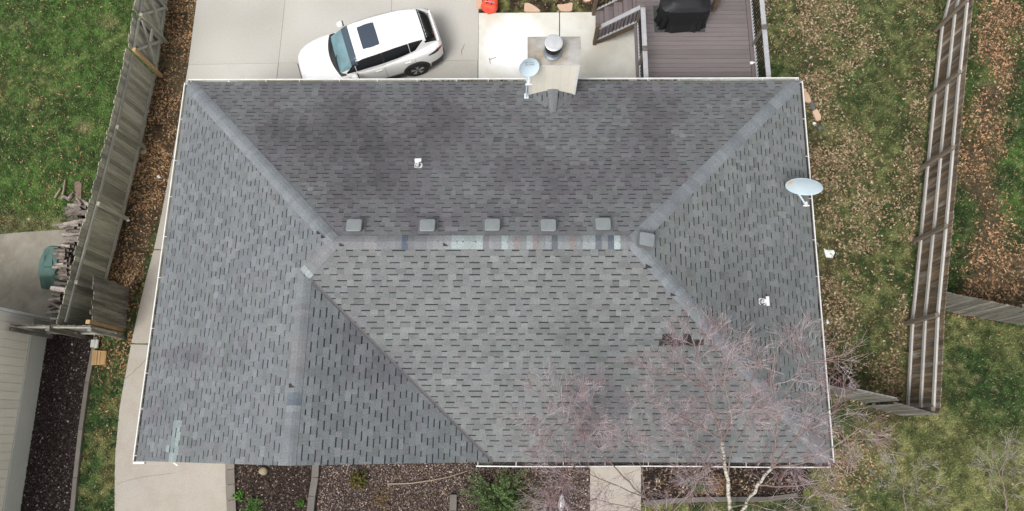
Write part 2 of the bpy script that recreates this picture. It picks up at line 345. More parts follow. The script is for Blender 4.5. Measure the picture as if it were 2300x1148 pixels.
leafG, turfG, colG, uG, vG, zG = fields(X, Y)
nz = noise2(X, Y, 2.2, 8)
V = np.stack([X, Y, .012*(nz-.5)-.004], -1).reshape(-1, 3)
nx, ny = X.shape; I = np.arange(nx*ny).reshape(nx, ny)
F = np.stack([I[:-1, :-1], I[1:, :-1], I[1:, 1:], I[:-1, 1:]], -1).reshape(-1, 4)
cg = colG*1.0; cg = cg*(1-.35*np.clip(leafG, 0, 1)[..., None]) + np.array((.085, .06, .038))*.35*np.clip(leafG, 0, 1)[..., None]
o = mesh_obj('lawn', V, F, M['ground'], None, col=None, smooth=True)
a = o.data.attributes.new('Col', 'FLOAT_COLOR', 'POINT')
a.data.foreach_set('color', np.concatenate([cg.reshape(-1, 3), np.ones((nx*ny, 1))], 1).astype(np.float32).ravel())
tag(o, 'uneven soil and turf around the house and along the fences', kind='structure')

# paved things --------------------------------------------------------------
def slab(parent, px, z, th, m, name='concrete_slab', gap=.006):
    P = np.array(P2(px)); c = P.mean(0); d = c-P; P = P + d/np.linalg.norm(d, axis=1)[:, None]*gap
    b = MB(); b.tone = random.random()
    if sum(P[i][0]*P[(i+1) % len(P)][1]-P[(i+1) % len(P)][0]*P[i][1] for i in range(len(P))) < 0: P = P[::-1]
    T = P + (c-P)/np.linalg.norm(c-P, axis=1)[:, None]*.008
    b.prism([tuple(p) for p in P], z-th, z-.006, None); b.v[-len(P):] = [(p[0], p[1], z-.006) for p in P]
    n = b.pts([(p[0], p[1], z) for p in T]); k = len(P); a0 = n-k
    b.f.pop(0); b.m.pop(); b.c.pop(); b.t.pop()
    b.face(*[n+i for i in range(k)])
    for i in range(k): j = (i+1) % k; b.face(a0+i, a0+j, n+j, n+i)
    return b.build(name, m, parent)
ground_joint = M['mulch']
dw = thing('driveway', 'pale concrete driveway north of the house under the white car', None, tuple(at(700, 100)), kind='structure')
def edge_left(v): return float(np.interp(v, [-500, 0, 182, 330, 355, 540, 650, 765, 910, 1030, 1148, 1700], [508, 442, 418, 392, 388, 352, 322, 297, 270, 259, 258, 262]))
j1 = lambda v: 641-.106*v; j2 = lambda v: 880+.0*v; j3 = lambda v: 1075.5-.012*v
rowj = lambda u: 146-.0155*(u-420)
for (a_, b_) in ((lambda v: edge_left(v), j1), (j1, j2), (j2, j3)):
    for v0, v1 in ((-420, -250), (-250, None), (None, 232)):
        q = []
        va = v0 if v0 is not None else None; vb = v1
        def rv(f, vv): uu = f(140 if vv is None else vv); return (uu, rowj(uu) if vv is None else vv)
        slab(dw, [rv(a_, va), rv(b_, va), rv(b_, vb), rv(a_, vb)], .03, .12, M['concrete'])
wk = thing('side_walk', 'concrete side path curving along the west wall down to the front drive', None, tuple(at(300, 800)), kind='structure')
RX = lambda v: float(np.interp(v, [232, 1000, 1046], [470, 400, 511]))
def wslab(v0, v1, right):
    vs = np.linspace(v0, v1, max(3, int((v1-v0)/45)))
    slab(wk, [(edge_left(v), v) for v in vs] + right, .028, .12, M['concrete_walk'])
wslab(235, 355, [(432, 355), (462, 235)]); wslab(357, 560, [(395, 560), (431, 357)]); wslab(562, 771, [(385, 773), (394, 562)]); wslab(773, 1700, [(520, 1700), (512, 1002), (512, 980), (384, 775)])
cpt = at(1155, 104); opt_ = at(1200, 100); paint_stain(M['patio'], (cpt[0]-opt_[0], cpt[1]-opt_[1], .03), 1.06)
pt = thing('patio', 'bright pale patio between the driveway and the deck steps', None, tuple(at(1200, 100)), kind='structure')
slab(pt, [(1075, 30), (1256, 29), (1256, 232), (1074, 232)], .034, .12, M['patio'])
slab(pt, [(1257.5, 29), (1432, 27), (1432, 232), (1257.5, 232)], .034, .12, M['patio'])
fw = thing('front_walk', 'straight concrete walk leading to the front door beside the bare tree', None, tuple(at(1380, 1100)), kind='structure')
slab(fw, [(1325, 985), (1440, 985), (1440, 1148), (1325, 1148)], .03, .12, M['concrete_walk']); slab(fw, [(1325, 1149), (1440, 1149), (1440, 1600), (1325, 1600)], .03, .12, M['concrete_walk'])
np_ = thing('neighbour_patio', 'stained old concrete patio beside the stacked firewood', None, tuple(at(60, 600)), kind='structure')
slab(np_, [(-420, 545), (0, 526), (60, 521), (140, 516), (215, 516), (190, 600), (165, 745), (-420, 745)], .03, .12, M['concrete_old'])

def crack(parent, pts, w=.006):
    P = [at(u, v, .036) for u, v in pts]; b = MB()
    for A, B in zip(P[:-1], P[1:]):
        m = (A+B)/2+np.array((random.uniform(-.02, .02), random.uniform(-.02, .02), 0))
        for a, c in ((A, m), (m, B)): b.beam((a[0], a[1], .030), (c[0], c[1], .030), w, .004)
    b.build('crack', M['mulch'], parent)
crack(wk, [(278, 852), (292, 842), (305, 828), (318, 818), (333, 800)]); crack(wk, [(262, 1088), (300, 1076), (345, 1068), (390, 1062)], .004)
# edging runs
def edging(label, pts, wpx, blocks, m, name='landscape_edging', h=.09):
    P = [at(u, v)[:2] for u, v in pts]; t = thing(name, label, 'edging', (P[0][0], P[0][1], 0))
    seg = [np.linalg.norm(np.array(P[i+1])-P[i]) for i in range(len(P)-1)]; cum = np.concatenate([[0], np.cumsum(seg)])
    n = max(1, round(cum[-1]/blocks)); g = .006
    for i in range(n):
        s0, s1 = cum[-1]*i/n+g, cum[-1]*(i+1)/n-g
        q = [np.array([np.interp(s, cum, [p[k] for p in P]) for k in (0, 1)]) for s in (s0, s1)]
        b = MB(); b.tone = random.random(); hh = h+random.uniform(-.008, .008)
        b.beam((*q[0], hh/2), (*q[1], hh/2), wpx, hh); b.build('edging_block', m, t)
    return t
edging('long thin grey edging strip between dark mulch bed and grass', [(218, 757), (199, 857), (186, 950), (176, 1032), (166, 1150), (150, 1300)], .12, 1.25, M['brick_block'])
edging('dark block edging along the front drive', [(518, 1020), (520, 1100), (523, 1160), (528, 1300)], .25, .42, M['brick_block'])
edging('curved row of grey blocks crossing the front bed', [(712, 1030), (709, 1080), (702, 1118), (699, 1140), (697, 1200)], .19, .55, M['block'], h=.12)
edging('short run of grey blocks with a slanted end below the green shrub', [(1019, 1110), (1018, 1150), (1017, 1220)], .19, .45, M['block'], h=.12)
edging('grey edging line under the birch branches beside the walk', [(1446, 1130), (1540, 1122), (1640, 1120), (1700, 1124), (1790, 1112)], .13, .9, M['block'])

# ------------------------------------------------------------------ litter of leaves, grass, chips
def scatter(n, wfun, seed, xr=(-9.5, 27.5), yr=(-2.2, 15.6)):
    n = int(n)
    r = np.random.RandomState(seed); x = r.uniform(*xr, n); y = r.uniform(*yr, n)
    leaf, turf, col, u, v, z = fields(x, y); w = wfun(leaf, turf, z, u, v)
    onpave = np.zeros(n, bool)
    for poly in PAVE: onpave |= inpoly(u, v, poly)
    k = (r.rand(n) < w) & ~onpave & ((x < .3) | (x > 17.0) | (y < .35) | (y > 9.8))
    k &= (u > -60) & (u < 2360) & (v > -50) & (v < 1200)
    return x[k], y[k], leaf[k], col[k], u[k], v[k], {a: b[k] for a, b in z.items()}, r
PAVE = [[(edge_left(v)+1, v) for v in range(-400, 1700, 40)] + [(516, 1700), (512, 1040), (480, 1000), (470, 240), (1076, 232), (1076, -400)][0:3] + [(470, 200), (1074, 232), (1076, -400)],
        [(1074, 30), (1430, 27), (1430, 232), (1074, 232)], [(1325, 980), (1440, 980), (1440, 1700), (1325, 1700)],
        [(-420, 545), (0, 526), (140, 516), (215, 516), (165, 745), (-420, 745)], [(-300, 690), (104, 740), (40, 1160), (-300, 1300)], [(505, 1000), (530, 1000), (540, 1700), (505, 1700)]]
def blades(n, seed, name, label, sel, xr):
    x, y, leaf, col, u, v, z, r = scatter(n, lambda l, t, z, u, v: t*(1-.5*np.clip(l, 0, 1)), seed, xr)
    m = sel(u, v); x, y, leaf, col = x[m], y[m], leaf[m], col[m]; k = len(x)
    a = r.uniform(0, 2*pi, k); ln = r.uniform(.04, .10, k); w = r.uniform(.008, .017, k); h = r.uniform(.015, .06, k)
    dx, dy = np.cos(a), np.sin(a); z0 = .0
    A = np.stack([x-dy*w, y+dx*w, np.full(k, z0)], -1); B = np.stack([x+dy*w, y-dx*w, np.full(k, z0)], -1)
    C_ = np.stack([x+dx*ln, y+dy*ln, z0+h], -1)
    V = np.stack([A, B, C_], 1).reshape(-1, 3); F = np.arange(3*k).reshape(-1, 3)
    tint = r.uniform(.55, 1.75, (k, 1)); c = col*tint; dry = r.rand(k) < .10; c[dry] = np.array((.24, .21, .11))*r.uniform(.7, 1.2, (dry.sum(), 1))
    tag(mesh_obj(name, V, F, M['blade'], col=c), label, 'grass', kind='stuff')
blades(190000, 21, 'grass', 'vivid green grass of the yard west of the grey fence', lambda u, v: (u < 420) & (v < 760), (-9.5, 1))
blades(330000, 22, 'grass', 'patchy olive grass between the house and the brown fence and beyond it', lambda u, v: (u >= 420), (9, 27.5))
blades(120000, 24, 'grass', 'narrow grass strip beside the dark mulch bed', lambda u, v: (u < 420) & (v >= 760), (-5, 1))
def at0(u, v):
    d = np.stack([(u-CX)/FPX, -(v-CY)/FPX, -np.ones_like(u)], -1) @ R.T; k = -CAM[2]/d[..., 2]; return CAM[0]+k*d[..., 0], CAM[1]+k*d[..., 1]
def leaves(n, seed, name, label, sel, xr, size=(.034, .062)):
    x, y, leaf, col, u, v, z, r = scatter(n, lambda l, t, z, u, v: np.clip(l, 0, 1)**1.15*(.25+1.5*np.clip((noise2(at0(u, v)[0], at0(u, v)[1], .9, 23, 2)-.32)/.36, 0, 1))*(.35+1.3*np.clip((noise2(at0(u, v)[0], at0(u, v)[1], 2.6, 19, 3)-.3)/.4, 0, 1)), seed, xr)
    m = sel(u, v); x, y, u, v = x[m], y[m], u[m], v[m]; k = len(x)
    s = r.uniform(*size, k); a0 = r.uniform(0, 2*pi, k); K = 10
    rad = np.array([1.15, .42, .82, .38, .72, .5, .72, .38, .82, .42]); ang = np.arange(K)*2*pi/K
    rr = rad[None, :]*r.uniform(.75, 1.2, (k, K)); tx = r.uniform(-.5, .5, k); ty = r.uniform(-.5, .5, k)
    lx = rr*np.cos(ang); ly = rr*np.sin(ang)*.62
    zz = .012+r.uniform(0, .02, k)[:, None] + s[:, None]*(lx*tx[:, None]+ly*ty[:, None]) + s[:, None]*.25*r.uniform(-1, 1, (k, K))
    px = x[:, None]+s[:, None]*(lx*np.cos(a0)[:, None]-ly*np.sin(a0)[:, None]); py = y[:, None]+s[:, None]*(lx*np.sin(a0)[:, None]+ly*np.cos(a0)[:, None])
    V = np.stack([px, py, np.maximum(zz, .008)], -1).reshape(-1, 3); b0 = np.arange(k)*K
    quads = [(0, 1, 8, 9), (1, 2, 3, 1), ]
    T = np.concatenate([np.stack([b0+i for i in t], -1) for t in ((9, 0, 1), (9, 1, 5), (1, 2, 3), (1, 3, 5), (3, 4, 5), (5, 6, 7), (5, 7, 9), (7, 8, 9))])
    pal = np.array([(.34, .24, .145), (.25, .165, .095), (.44, .33, .215), (.16, .10, .06), (.52, .42, .30), (.29, .22, .135), (.10, .065, .042)])
    c = pal[r.choice(7, k, p=[.22, .22, .14, .17, .07, .12, .06])]*r.uniform(.72, 1.12, (k, 1))
    c = c * np.where((u < 520)[:, None], np.array((1.15, .98, .82)), np.array((1., 1., 1.)))
    c = c * np.where((u > 2130)[:, None], np.array((1.18, .98, .88)), np.array((1., 1., 1.)))
    C8 = np.concatenate([c]*8)
    tag(mesh_obj(name, V, T, M['leaf'], col=C8), label, 'leaves', kind='stuff')
leaves(75000, 31, 'leaves', 'scattered fallen leaves west of the house', lambda u, v: u < 520, (-9.5, 1))
leaves(95000, 32, 'leaves', 'brown oak leaves strewn over the back yard east of the house', lambda u, v: (u >= 520) & (u < 2120-.09*v), (9, 24), (.038, .074))
leaves(36000, 33, 'leaves', 'thick band of pinkish tan leaves beyond the brown fence', lambda u, v: (u >= 2120-.09*v), (20, 27.5), (.038, .072))
def chips(n, seed, name, label, poly, pal, p, size, hid=(0, 0)):
    r = np.random.RandomState(seed); Pw = np.array(P2(poly)); x = r.uniform(Pw[:, 0].min(), Pw[:, 0].max(), n); y = r.uniform(Pw[:, 1].min(), Pw[:, 1].max(), n)
    u, v = pr(np.stack([x, y, 0*x], -1)); k = inpoly(u, v, poly); x, y, u, v = x[k], y[k], u[k], v[k]; k = len(x)
    a = r.uniform(0, 2*pi, k); l = r.uniform(*size, k); w = l*r.uniform(.25, .8, k); dx, dy = np.cos(a)*l, np.sin(a)*l; ex, ey = -np.sin(a)*w, np.cos(a)*w
    z = .004+r.uniform(0, .03, k); t = r.uniform(-.02, .02, (k, 4))
    P = np.stack([np.stack([x+q*dx+s*ex, y+q*dy+s*ey, np.maximum(z+t[:, i], .003)], -1) for i, (q, s) in enumerate(((-1, -.6), (1, -1), (.8, 1), (-1, .7)))], 1)
    c = np.array(pal)[r.choice(len(pal), k, p=p)]*r.uniform(.6, 1.3, (k, 1))
    tag(mesh_obj(name, P.reshape(-1, 3), np.arange(4*k).reshape(-1, 4), M['chip'], col=c), label, 'mulch', kind='stuff')
chips(30000, 41, 'mulch', 'dark shredded mulch beside the neighbour wall', [(104, 748), (208, 757), (192, 857), (180, 950), (160, 1160), (40, 1160), (75, 965)],
      [(.035, .024, .022), (.06, .045, .042), (.018, .013, .012), (.20, .17, .16), (.40, .36, .34)], [.45, .3, .18, .055, .015], (.012, .035))
chips(26000, 42, 'gravel', 'brown and pinkish gravel in the front bed', [(720, 1000), (1325, 1000), (1325, 1170), (712, 1170)],
      [(.14, .10, .095), (.06, .042, .04), (.25, .19, .17), (.46, .38, .34), (.20, .14, .075)], [.34, .27, .20, .09, .10], (.010, .024))
chips(9000, 43, 'mulch', 'dark leaf mulch below the gable eave', [(530, 1000), (702, 1000), (692, 1170), (530, 1170)],
      [(.05, .035, .03), (.025, .019, .016), (.15, .11, .085), (.30, .23, .18)], [.5, .3, .16, .04], (.012, .035))
chips(9000, 44, 'mulch', 'dark mulch of the bed right of the front walk', [(1442, 1000), (1850, 1000), (1800, 1118), (1442, 1126)],
      [(.05, .035, .03), (.022, .017, .015), (.17, .12, .09), (.35, .27, .22)], [.45, .35, .16, .04], (.012, .03))

# ------------------------------------------------------------------ house
SH = .0163
HW, HD = 17.132, 10.244; RWx, REx, RY = 5.128, 12.026, 4.976; GX, GY, VX = 4.423, 4.29, 8.85
pS, pN, pW, pE, pG = 2.431/RY, 2.431/(HD-RY), 2.431/RWx, 2.431/(HW-REx), (2.431/RWx*GX)/(VX-GX)
def rf(x, y, z): return (x+SH*y, y, z)
zS = lambda x, y: EAVE+y*pS; zN = lambda x, y: EAVE+(HD-y)*pN; zW = lambda x, y: EAVE+x*pW; zE = lambda x, y: EAVE+(HW-x)*pE; zG = lambda x, y: EAVE+(VX-x)*pG
house = thing('house', 'single storey house with a wide grey shingled hip roof and white gutters', 'house', (0, 0, 0))
roof_m = MB()
def plane(poly, zf, dz=0.):
    P = [rf(x, y, zf(x, y)+dz) for x, y in poly]; n = roof_m.pts(P); q = roof_m.pts([(p[0], p[1], p[2]-.03) for p in P]); k = len(P)
    roof_m.face(*[n+i for i in range(k)]); roof_m.face(*[q+i for i in range(k)][::-1])
polyS = [(VX, 0), (HW, 0), (REx, RY), (RWx, RY), (GX, GY)]; polyN = [(HW, HD), (0, HD), (RWx, RY), (REx, RY)]
polyW = [(0, HD), (0, 0), (GX, 0), (GX, GY), (RWx, RY)]; polyE = [(HW, 0), (HW, HD), (REx, RY)]; polyG = [(GX, 0), (VX, 0), (GX, GY)]
for p, f in ((polyS, zS), (polyN, zN), (polyW, zW), (polyE, zE), (polyG, zG)): plane(p, f, -.012)
roof = roof_m.build('roof', M['roof_deck'], house)
def clip(poly, x0, x1, y0, y1):
    for ax, lim, sg in ((0, x0, 1), (0, x1, -1), (1, y0, 1), (1, y1, -1)):
        out = []
        for i in range(len(poly)):
            a, b = poly[i], poly[(i+1) % len(poly)]; da, db = sg*(a[ax]-lim), sg*(b[ax]-lim)
            if da >= 0: out.append(a)
            if da*db < 0: t = da/(da-db); out.append((a[0]+t*(b[0]-a[0]), a[1]+t*(b[1]-a[1])))
        poly = out
        if len(poly) < 3: return []
    return poly
def area(p): return .5*sum(p[i][0]*p[(i+1) % len(p)][1]-p[(i+1) % len(p)][0]*p[i][1] for i in range(len(p)))
STAIN = [(880, 330, 120, 75, .22), (720, 340, 60, 60, .20), (680, 290, 14, 40, .12), (1500, 240, 60, 40, .10), (1430, 400, 60, 50, .10), (1010, 290, 80, 50, .20), (1150, 380, 60, 50, .20), (1290, 400, 60, 50, .16), (640, 300, 60, 30, .18), (1440, 330, 70, 70, .12),
         (760, 260, 50, 40, .16), (980, 230, 60, 40, .16), (1300, 230, 60, 30, .14), (820, 420, 90, 40, .18), (420, 800, 60, 26, .26), (520, 690, 40, 20, .08), (1340, 900, 60, 55, .30), (1340, 980, 50, 50, .16), (1180, 985, 60, 40, .10),
         (1500, 930, 50, 50, .12), (860, 830, 60, 40, .20), (790, 750, 30, 40, .18), (1120, 790, 60, 40, .06), (350, 930, 30, 60, .12), (640, 830, 30, 30, .08), (450, 370, 30, 60, .06), (480, 590, 50, 30, .06), (1780, 600, 40, 60, .08), (1090, 480, 120, 20, .10)]
def stain(x, y, z):
    u, v = pr(np.array([x, y, z])); s = 0
    for a, b, c, d, e in STAIN: s += e*math.exp(-((u-a)/c)**2-((v-b)/d)**2)
    return min(.34, s), u, v
TEAL = [(0, 1030, 1), (0, 0, 0)]
TE = (380, 412, 945, 1042)
pieces = []     # (V, F, colour rows, px size, u, v)
def piece(poly, tr, slope, v0, e, hb, ht, col, band=None):
    "one shingle tab: clipped plan outline lifted off the deck, thick at its lower edge"
    k = len(poly)
    def hh(v): s = min(1, max(0, (v-v0)/e)); return hb*(1-s)+ht*s
    top = [tr(p[0], p[1], hh(p[1])) for p in poly]; bot = [tr(p[0], p[1], -.008) for p in poly]
    return top+bot, [tuple(range(k))] + [(i, i+k, (i+1) % k+k, (i+1) % k) for i in range(k)], col
rp = random.Random(5)
def slope_shingles(poly, tr, slope, base, seed, ymax, nstain, dark_top=True):
    rr = random.Random(seed); L = math.sqrt(1+slope*slope); e = .1445/L
    if area(poly) < 0: poly = poly[::-1]
    xs_ = [p[0] for p in poly]; ncourse = int(ymax/e)+1
    for c in range(ncourse):
        v0, v1 = c*e, (c+1)*e; x = min(xs_)-rr.uniform(0, .3)
        prev_tone = 1
        while x < max(xs_):
            for kind in ('tooth', 'gap'):
                w = rr.uniform(.11, .27) if kind == 'tooth' else rr.uniform(.12, .25)
                if rr.random() < .08: w *= 1.45
                q = clip(poly, x, x+w-.0015, v0, v1)
                x += w
                if len(q) < 3 or abs(area(q)) < 2e-4: continue
                cxm = sum(p[0] for p in q)/len(q); cym = sum(p[1] for p in q)/len(q)
                P = tr(cxm, cym, 0); s, u, v = stain(*P)
                nn = float(noise2(np.array([P[0]*1.5+P[1]*.35]), np.array([P[1]*.45]), .8, 17, 3)[0])
                s = s*(1.35 if nstain > .5 else 1.) + nstain*max(0, nn-.42)*.9
                tone = 1.05*rr.gauss(1, .08) * (1-s)
                hue = rr.random(); b = np.array(base)*tone
                if hue < .22: b = b*np.array((1.02, .99, .995))
                elif hue < .42: b = b*np.array((.985, 1.012, .995))
                elif hue < .52: b = b*np.array((.98, .99, 1.025))
                if s > .1: b = b*np.array((1.03, .98, 1.02))
                if 372 < u < 414 and 940 < v < 1042 and u > 376+(v < 990)*8+(v < 965)*8 and u < 398+(1040-v)*.13: b = np.array((.25, .295, .295))*rr.uniform(.75, 1.12)
                if 1484 < u < 1576 and 753 < v < 780:
                    if v > 766 or kind == 'gap' or rr.random() < .15: b = np.array((.028, .023, .022))*rr.uniform(.9, 1.2)
                if kind == 'tooth': F = [piece(q, tr, slope, v0, e, .0125, .006, tuple(b))]
                else:
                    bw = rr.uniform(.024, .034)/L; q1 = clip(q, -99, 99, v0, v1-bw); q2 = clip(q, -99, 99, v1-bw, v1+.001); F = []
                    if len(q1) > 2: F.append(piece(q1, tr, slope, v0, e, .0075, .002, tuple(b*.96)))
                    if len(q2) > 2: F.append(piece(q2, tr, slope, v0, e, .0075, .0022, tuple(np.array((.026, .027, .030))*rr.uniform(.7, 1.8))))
                V, Fc, C = [], [], []
                for (vv, ff, cc) in F: n = len(V); V += vv; Fc += [tuple(n+i for i in f) for f in ff]; C += [cc]*len(ff)
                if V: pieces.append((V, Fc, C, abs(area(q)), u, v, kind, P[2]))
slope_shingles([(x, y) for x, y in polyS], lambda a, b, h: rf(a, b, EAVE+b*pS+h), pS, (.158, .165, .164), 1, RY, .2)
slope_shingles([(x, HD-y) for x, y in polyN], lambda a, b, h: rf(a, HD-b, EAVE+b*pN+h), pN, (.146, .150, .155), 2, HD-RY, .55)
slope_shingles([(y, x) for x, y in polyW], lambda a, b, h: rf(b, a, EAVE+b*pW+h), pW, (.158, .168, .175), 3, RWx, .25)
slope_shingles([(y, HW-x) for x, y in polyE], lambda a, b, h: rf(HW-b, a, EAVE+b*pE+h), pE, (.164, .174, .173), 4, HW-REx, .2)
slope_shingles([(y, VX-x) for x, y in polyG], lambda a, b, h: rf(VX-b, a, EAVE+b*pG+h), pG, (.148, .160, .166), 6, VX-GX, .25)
zr_ = zN(10.40, 9.02)+.012; zc_ = zN(0, 9.715)+.01; kc = (zr_-zc_)/.66
slope_shingles([(9.715, 0), (9.715, .66), (9.02, .66)], lambda a, b, h: (9.74+b, a, zc_+b*kc+h), kc, (.130, .137, .142), 8, .66, .2)
slope_shingles([(9.715, 0), (9.715, .67), (9.02, .67)], lambda a, b, h: (11.07-b, a, zc_+b*kc*.985+h), kc, (.130, .137, .142), 9, .67, .2)
pieces.sort(key=lambda p: -(p[3]/(CAM[2]-p[7])**2) if 0 < p[4] < 2300 and 0 < p[5] < 1148 and p[6] == 'tooth' else 0)
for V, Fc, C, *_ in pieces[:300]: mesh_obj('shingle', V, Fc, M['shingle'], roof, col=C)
V, Fc, C = [], [], []
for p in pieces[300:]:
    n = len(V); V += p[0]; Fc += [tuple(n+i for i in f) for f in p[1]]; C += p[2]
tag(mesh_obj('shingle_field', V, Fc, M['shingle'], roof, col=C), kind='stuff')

# ridge and hip caps
CAPC = {'hip': [(.178, .194, .208), (.186, .203, .216), (.168, .183, .198), (.19, .206, .217)],
        'ridge': [(.182, .184, .194), (.195, .19, .197), (.168, .172, .182), (.196, .192, .196), (.20, .205, .212)],
        'right': [(.185, .20, .205), (.20, .175, .172), (.11, .125, .14), (.175, .19, .20), (.24, .265, .27), (.20, .212, .222), (.19, .20, .205), (.185, .18, .195), (.23, .25, .26), (.18, .19, .20)],
        'gable': [(.183, .195, .206), (.19, .188, .202), (.182, .20, .208), (.17, .174, .188), (.19, .19, .20), (.175, .186, .20)]}
def caps(A, B, zl, zr, zc, pal, seed, wid=.165, expo=.142, over=None, overlap=.03):
    rr = random.Random(seed); A = np.array(A, float); B = np.array(B, float); d = B-A; L = np.linalg.norm(d); d /= L; p = np.array((-d[1], d[0]))
    L3 = L*math.sqrt(1+((zc(*B)-zc(*A))/L)**2); n = int(L3/expo); st_ = L/n; kk = 0
    for i in range(n):
        s0, s1 = i*st_, (i+1)*st_+overlap*.4; s1 = min(s1, L+.02)
        if over and i in over: c = np.array(over[i])
        elif rr.random() < .55 and i > 0 and pal != 'right': c = last
        else: c = np.array(rr.choice(CAPC[pal]))*rr.uniform(.95, 1.05)
        last = c; col = tuple(c*rr.uniform(.93, 1.07))
        b = MB(); b.col = col; rings = []
        for s, h in ((s0, .030), (s1, .017)):
            q = A+d*s; ring = []
            for off in (-wid, -wid*.45, 0, wid*.45, wid):
                w = q+p*off; zz = (zl if off > 0 else zr if off < 0 else zc)(*w)
                zz = min(zz, zc(*q)+.002) if zc(*q) > zz-.2 else zz
                ring.append(rf(w[0], w[1], zz + h*(1 if abs(off) < wid else .75) - (.012 if off == 0 else 0)))
            rings.append(ring)
        n0 = b.pts(rings[0]); n1 = b.pts(rings[1]); n2 = b.pts([(x, y, z-.03) for x, y, z in rings[0]]); n3 = b.pts([(x, y, z-.03) for x, y, z in rings[1]])
        for j in range(4): b.face(n0+j, n1+j, n1+j+1, n0+j+1); b.face(n2+j, n0+j, n0+j+1, n2+j+1)
        b.face(n0, n2, n3, n1); b.face(n0+4, n1+4, n3+4, n2+4)
        b.build('ridge_cap', M['shingle'], roof)
mn = lambda f, g: (lambda x, y: min(f(x, y), g(x, y)))
def line_caps(A, B, fa, fb, pal, seed, **kw):
    "fa/fb: the two slopes meeting on the line; both sides take the lower one"
    m = mn(fa, fb); caps(A, B, m, m, m, pal, seed, **kw)
line_caps((HW-.1, HD-.1), (REx, RY), zE, zN, 'hip', 1); line_caps((.1, HD-.1), (RWx, RY), zW, zN, 'hip', 2, wid=.175); line_caps((HW-.1, .1), (REx, RY), zE, zS, 'hip', 3)
line_caps((GX, .0), (GX, GY+.02), zW, zG, 'gable', 4, over={9: (.115, .135, .16), 10: (.13, .15, .17), 8: (.205, .225, .235)})
line_caps((GX, GY), (RWx, RY), zW, zS, 'ridge', 5, over={0: (.27, .305, .305), 7: (.11, .13, .155)})
line_caps((RWx, RY), (REx, RY), zS, zN, 'ridge', 6, over={**{i: random.Random(i*7).choice(CAPC['right']) for i in range(27, 49)}, 11: (.09, .11, .14), 19: (.27, .31, .31), 27: (.29, .34, .34), 44: (.10, .115, .135), 45: (.31, .36, .36)})
# lifted, torn corners of cap shingles
TORN = ((767, 549, .055), (1000, 549, .055), (1457, 597, .075), (655, 866, .07), (716, 522, .06), (726, 531, .06), (1512, 661, .06))
zmin = lambda x, y: min(zS(x, y), zN(x, y), zE(x, y), zW(x, y) if x < 8 else 99) if not (x < GX+.2 and y < GY) else zW(x, y)
def on_roof(u, v, zf, dz=0):
    z = 4.
    for _ in range(12): p = at(u, v, z); z = zf(p[0]-SH*p[1], p[1])+dz
    return at(u, v, z)
for (u, v, r_) in TORN:
    x, y, z = on_roof(u, v, zmin, .04); x -= SH*y; b = MB(); b.col = (.045, .045, .047); zz = z
    n = b.pts([rf(x-r_, y+r_*.7, zz), rf(x-r_*.8, y-r_*.7, zz+.004), rf(x+r_, y-r_*.6, zz+.012), rf(x-r_, y+r_*.7, zz-.03), rf(x-r_*.8, y-r_*.7, zz-.03), rf(x+r_, y-r_*.6, zz-.03)])
    b.face(n, n+1, n+2); b.face(n, n+3, n+4, n+1); b.face(n+1, n+4, n+5, n+2); b.face(n+2, n+5, n+3, n); b.build('torn_shingle', M['shingle'], roof)
# valley seam
b = MB(); b.col = (.115, .11, .115)
for i in range(22):
    t0, t1 = i/22, (i+1)/22; A = np.array((GX, GY)); B = np.array((VX, 0)); d = (B-A)/np.linalg.norm(B-A); p = np.array((-d[1], d[0])); q0, q1 = A+(B-A)*t0, A+(B-A)*t1
    w = .035; n = b.pts([rf(*(q0+p*w), zS(*(q0+p*w))+.017), rf(*q0, zS(*q0)+.015), rf(*(q0-p*w), zG(*(q0-p*w))+.017), rf(*(q1+p*w), zS(*(q1+p*w))+.017), rf(*q1, zS(*q1)+.015), rf(*(q1-p*w), zG(*(q1-p*w))+.017)])
    b.face(n, n+1, n+4, n+3); b.face(n+1, n+2, n+5, n+4)
b.build('valley_seam', M['shingle'], roof)

# walls, soffit, fascia
wl = MB(); wx0, wx1, wy0, wy1 = .5, HW-.35, .45, HD-.5; zt = 2.66
for a_, b_ in (((wx0, wy0), (wx1, wy0)), ((wx1, wy0), (wx1, wy1)), ((wx1, wy1), (wx0, wy1)), ((wx0, wy1), (wx0, wy0))):
    wl.beam((*rf(*a_, 1.35)[:2], 1.49), (*rf(*b_, 0)[:2], 1.49), .14, 2.34)
n = wl.pts([rf(wx0, wy0, zt), rf(VX-.5, wy0, zt), rf(GX, wy0, zW(GX, 0)-.12), rf(wx0, wy0+.1, zt), rf(VX-.5, wy0+.1, zt), rf(GX, wy0+.1, zW(GX, 0)-.12)])
wl.face(n, n+1, n+2); wl.face(n+5, n+4, n+3)
wl.build('wall', M['siding'], house)
fb = MB()
for a_, b_ in (((wx0, wy0), (wx1, wy0)), ((wx1, wy0), (wx1, wy1)), ((wx1, wy1), (wx0, wy1)), ((wx0, wy1), (wx0, wy0))):
    fb.beam((*rf(*a_, 0)[:2], .15), (*rf(*b_, 0)[:2], .15), .18, .34)
fb.build('foundation', M['foundation'], house)
sf = MB(); sf.pts([rf(.02, .02, 2.68), rf(HW-.02, .02, 2.68), rf(HW-.02, HD-.02, 2.68), rf(.02, HD-.02, 2.68)]); sf.face(3, 2, 1, 0); sf.build('soffit', M['trim'], house)
fa = MB()
for a_, b_ in (((VX, .012), (HW, .012)), ((HW-.012, 0), (HW-.012, HD)), ((HW, HD-.012), (0, HD-.012)), ((.012, HD), (.012, 0))):
    fa.beam(rf(*a_, 2.72), rf(*b_, 2.72), .02, .13)
fa.build('fascia', M['trim'], house)
rk = MB()
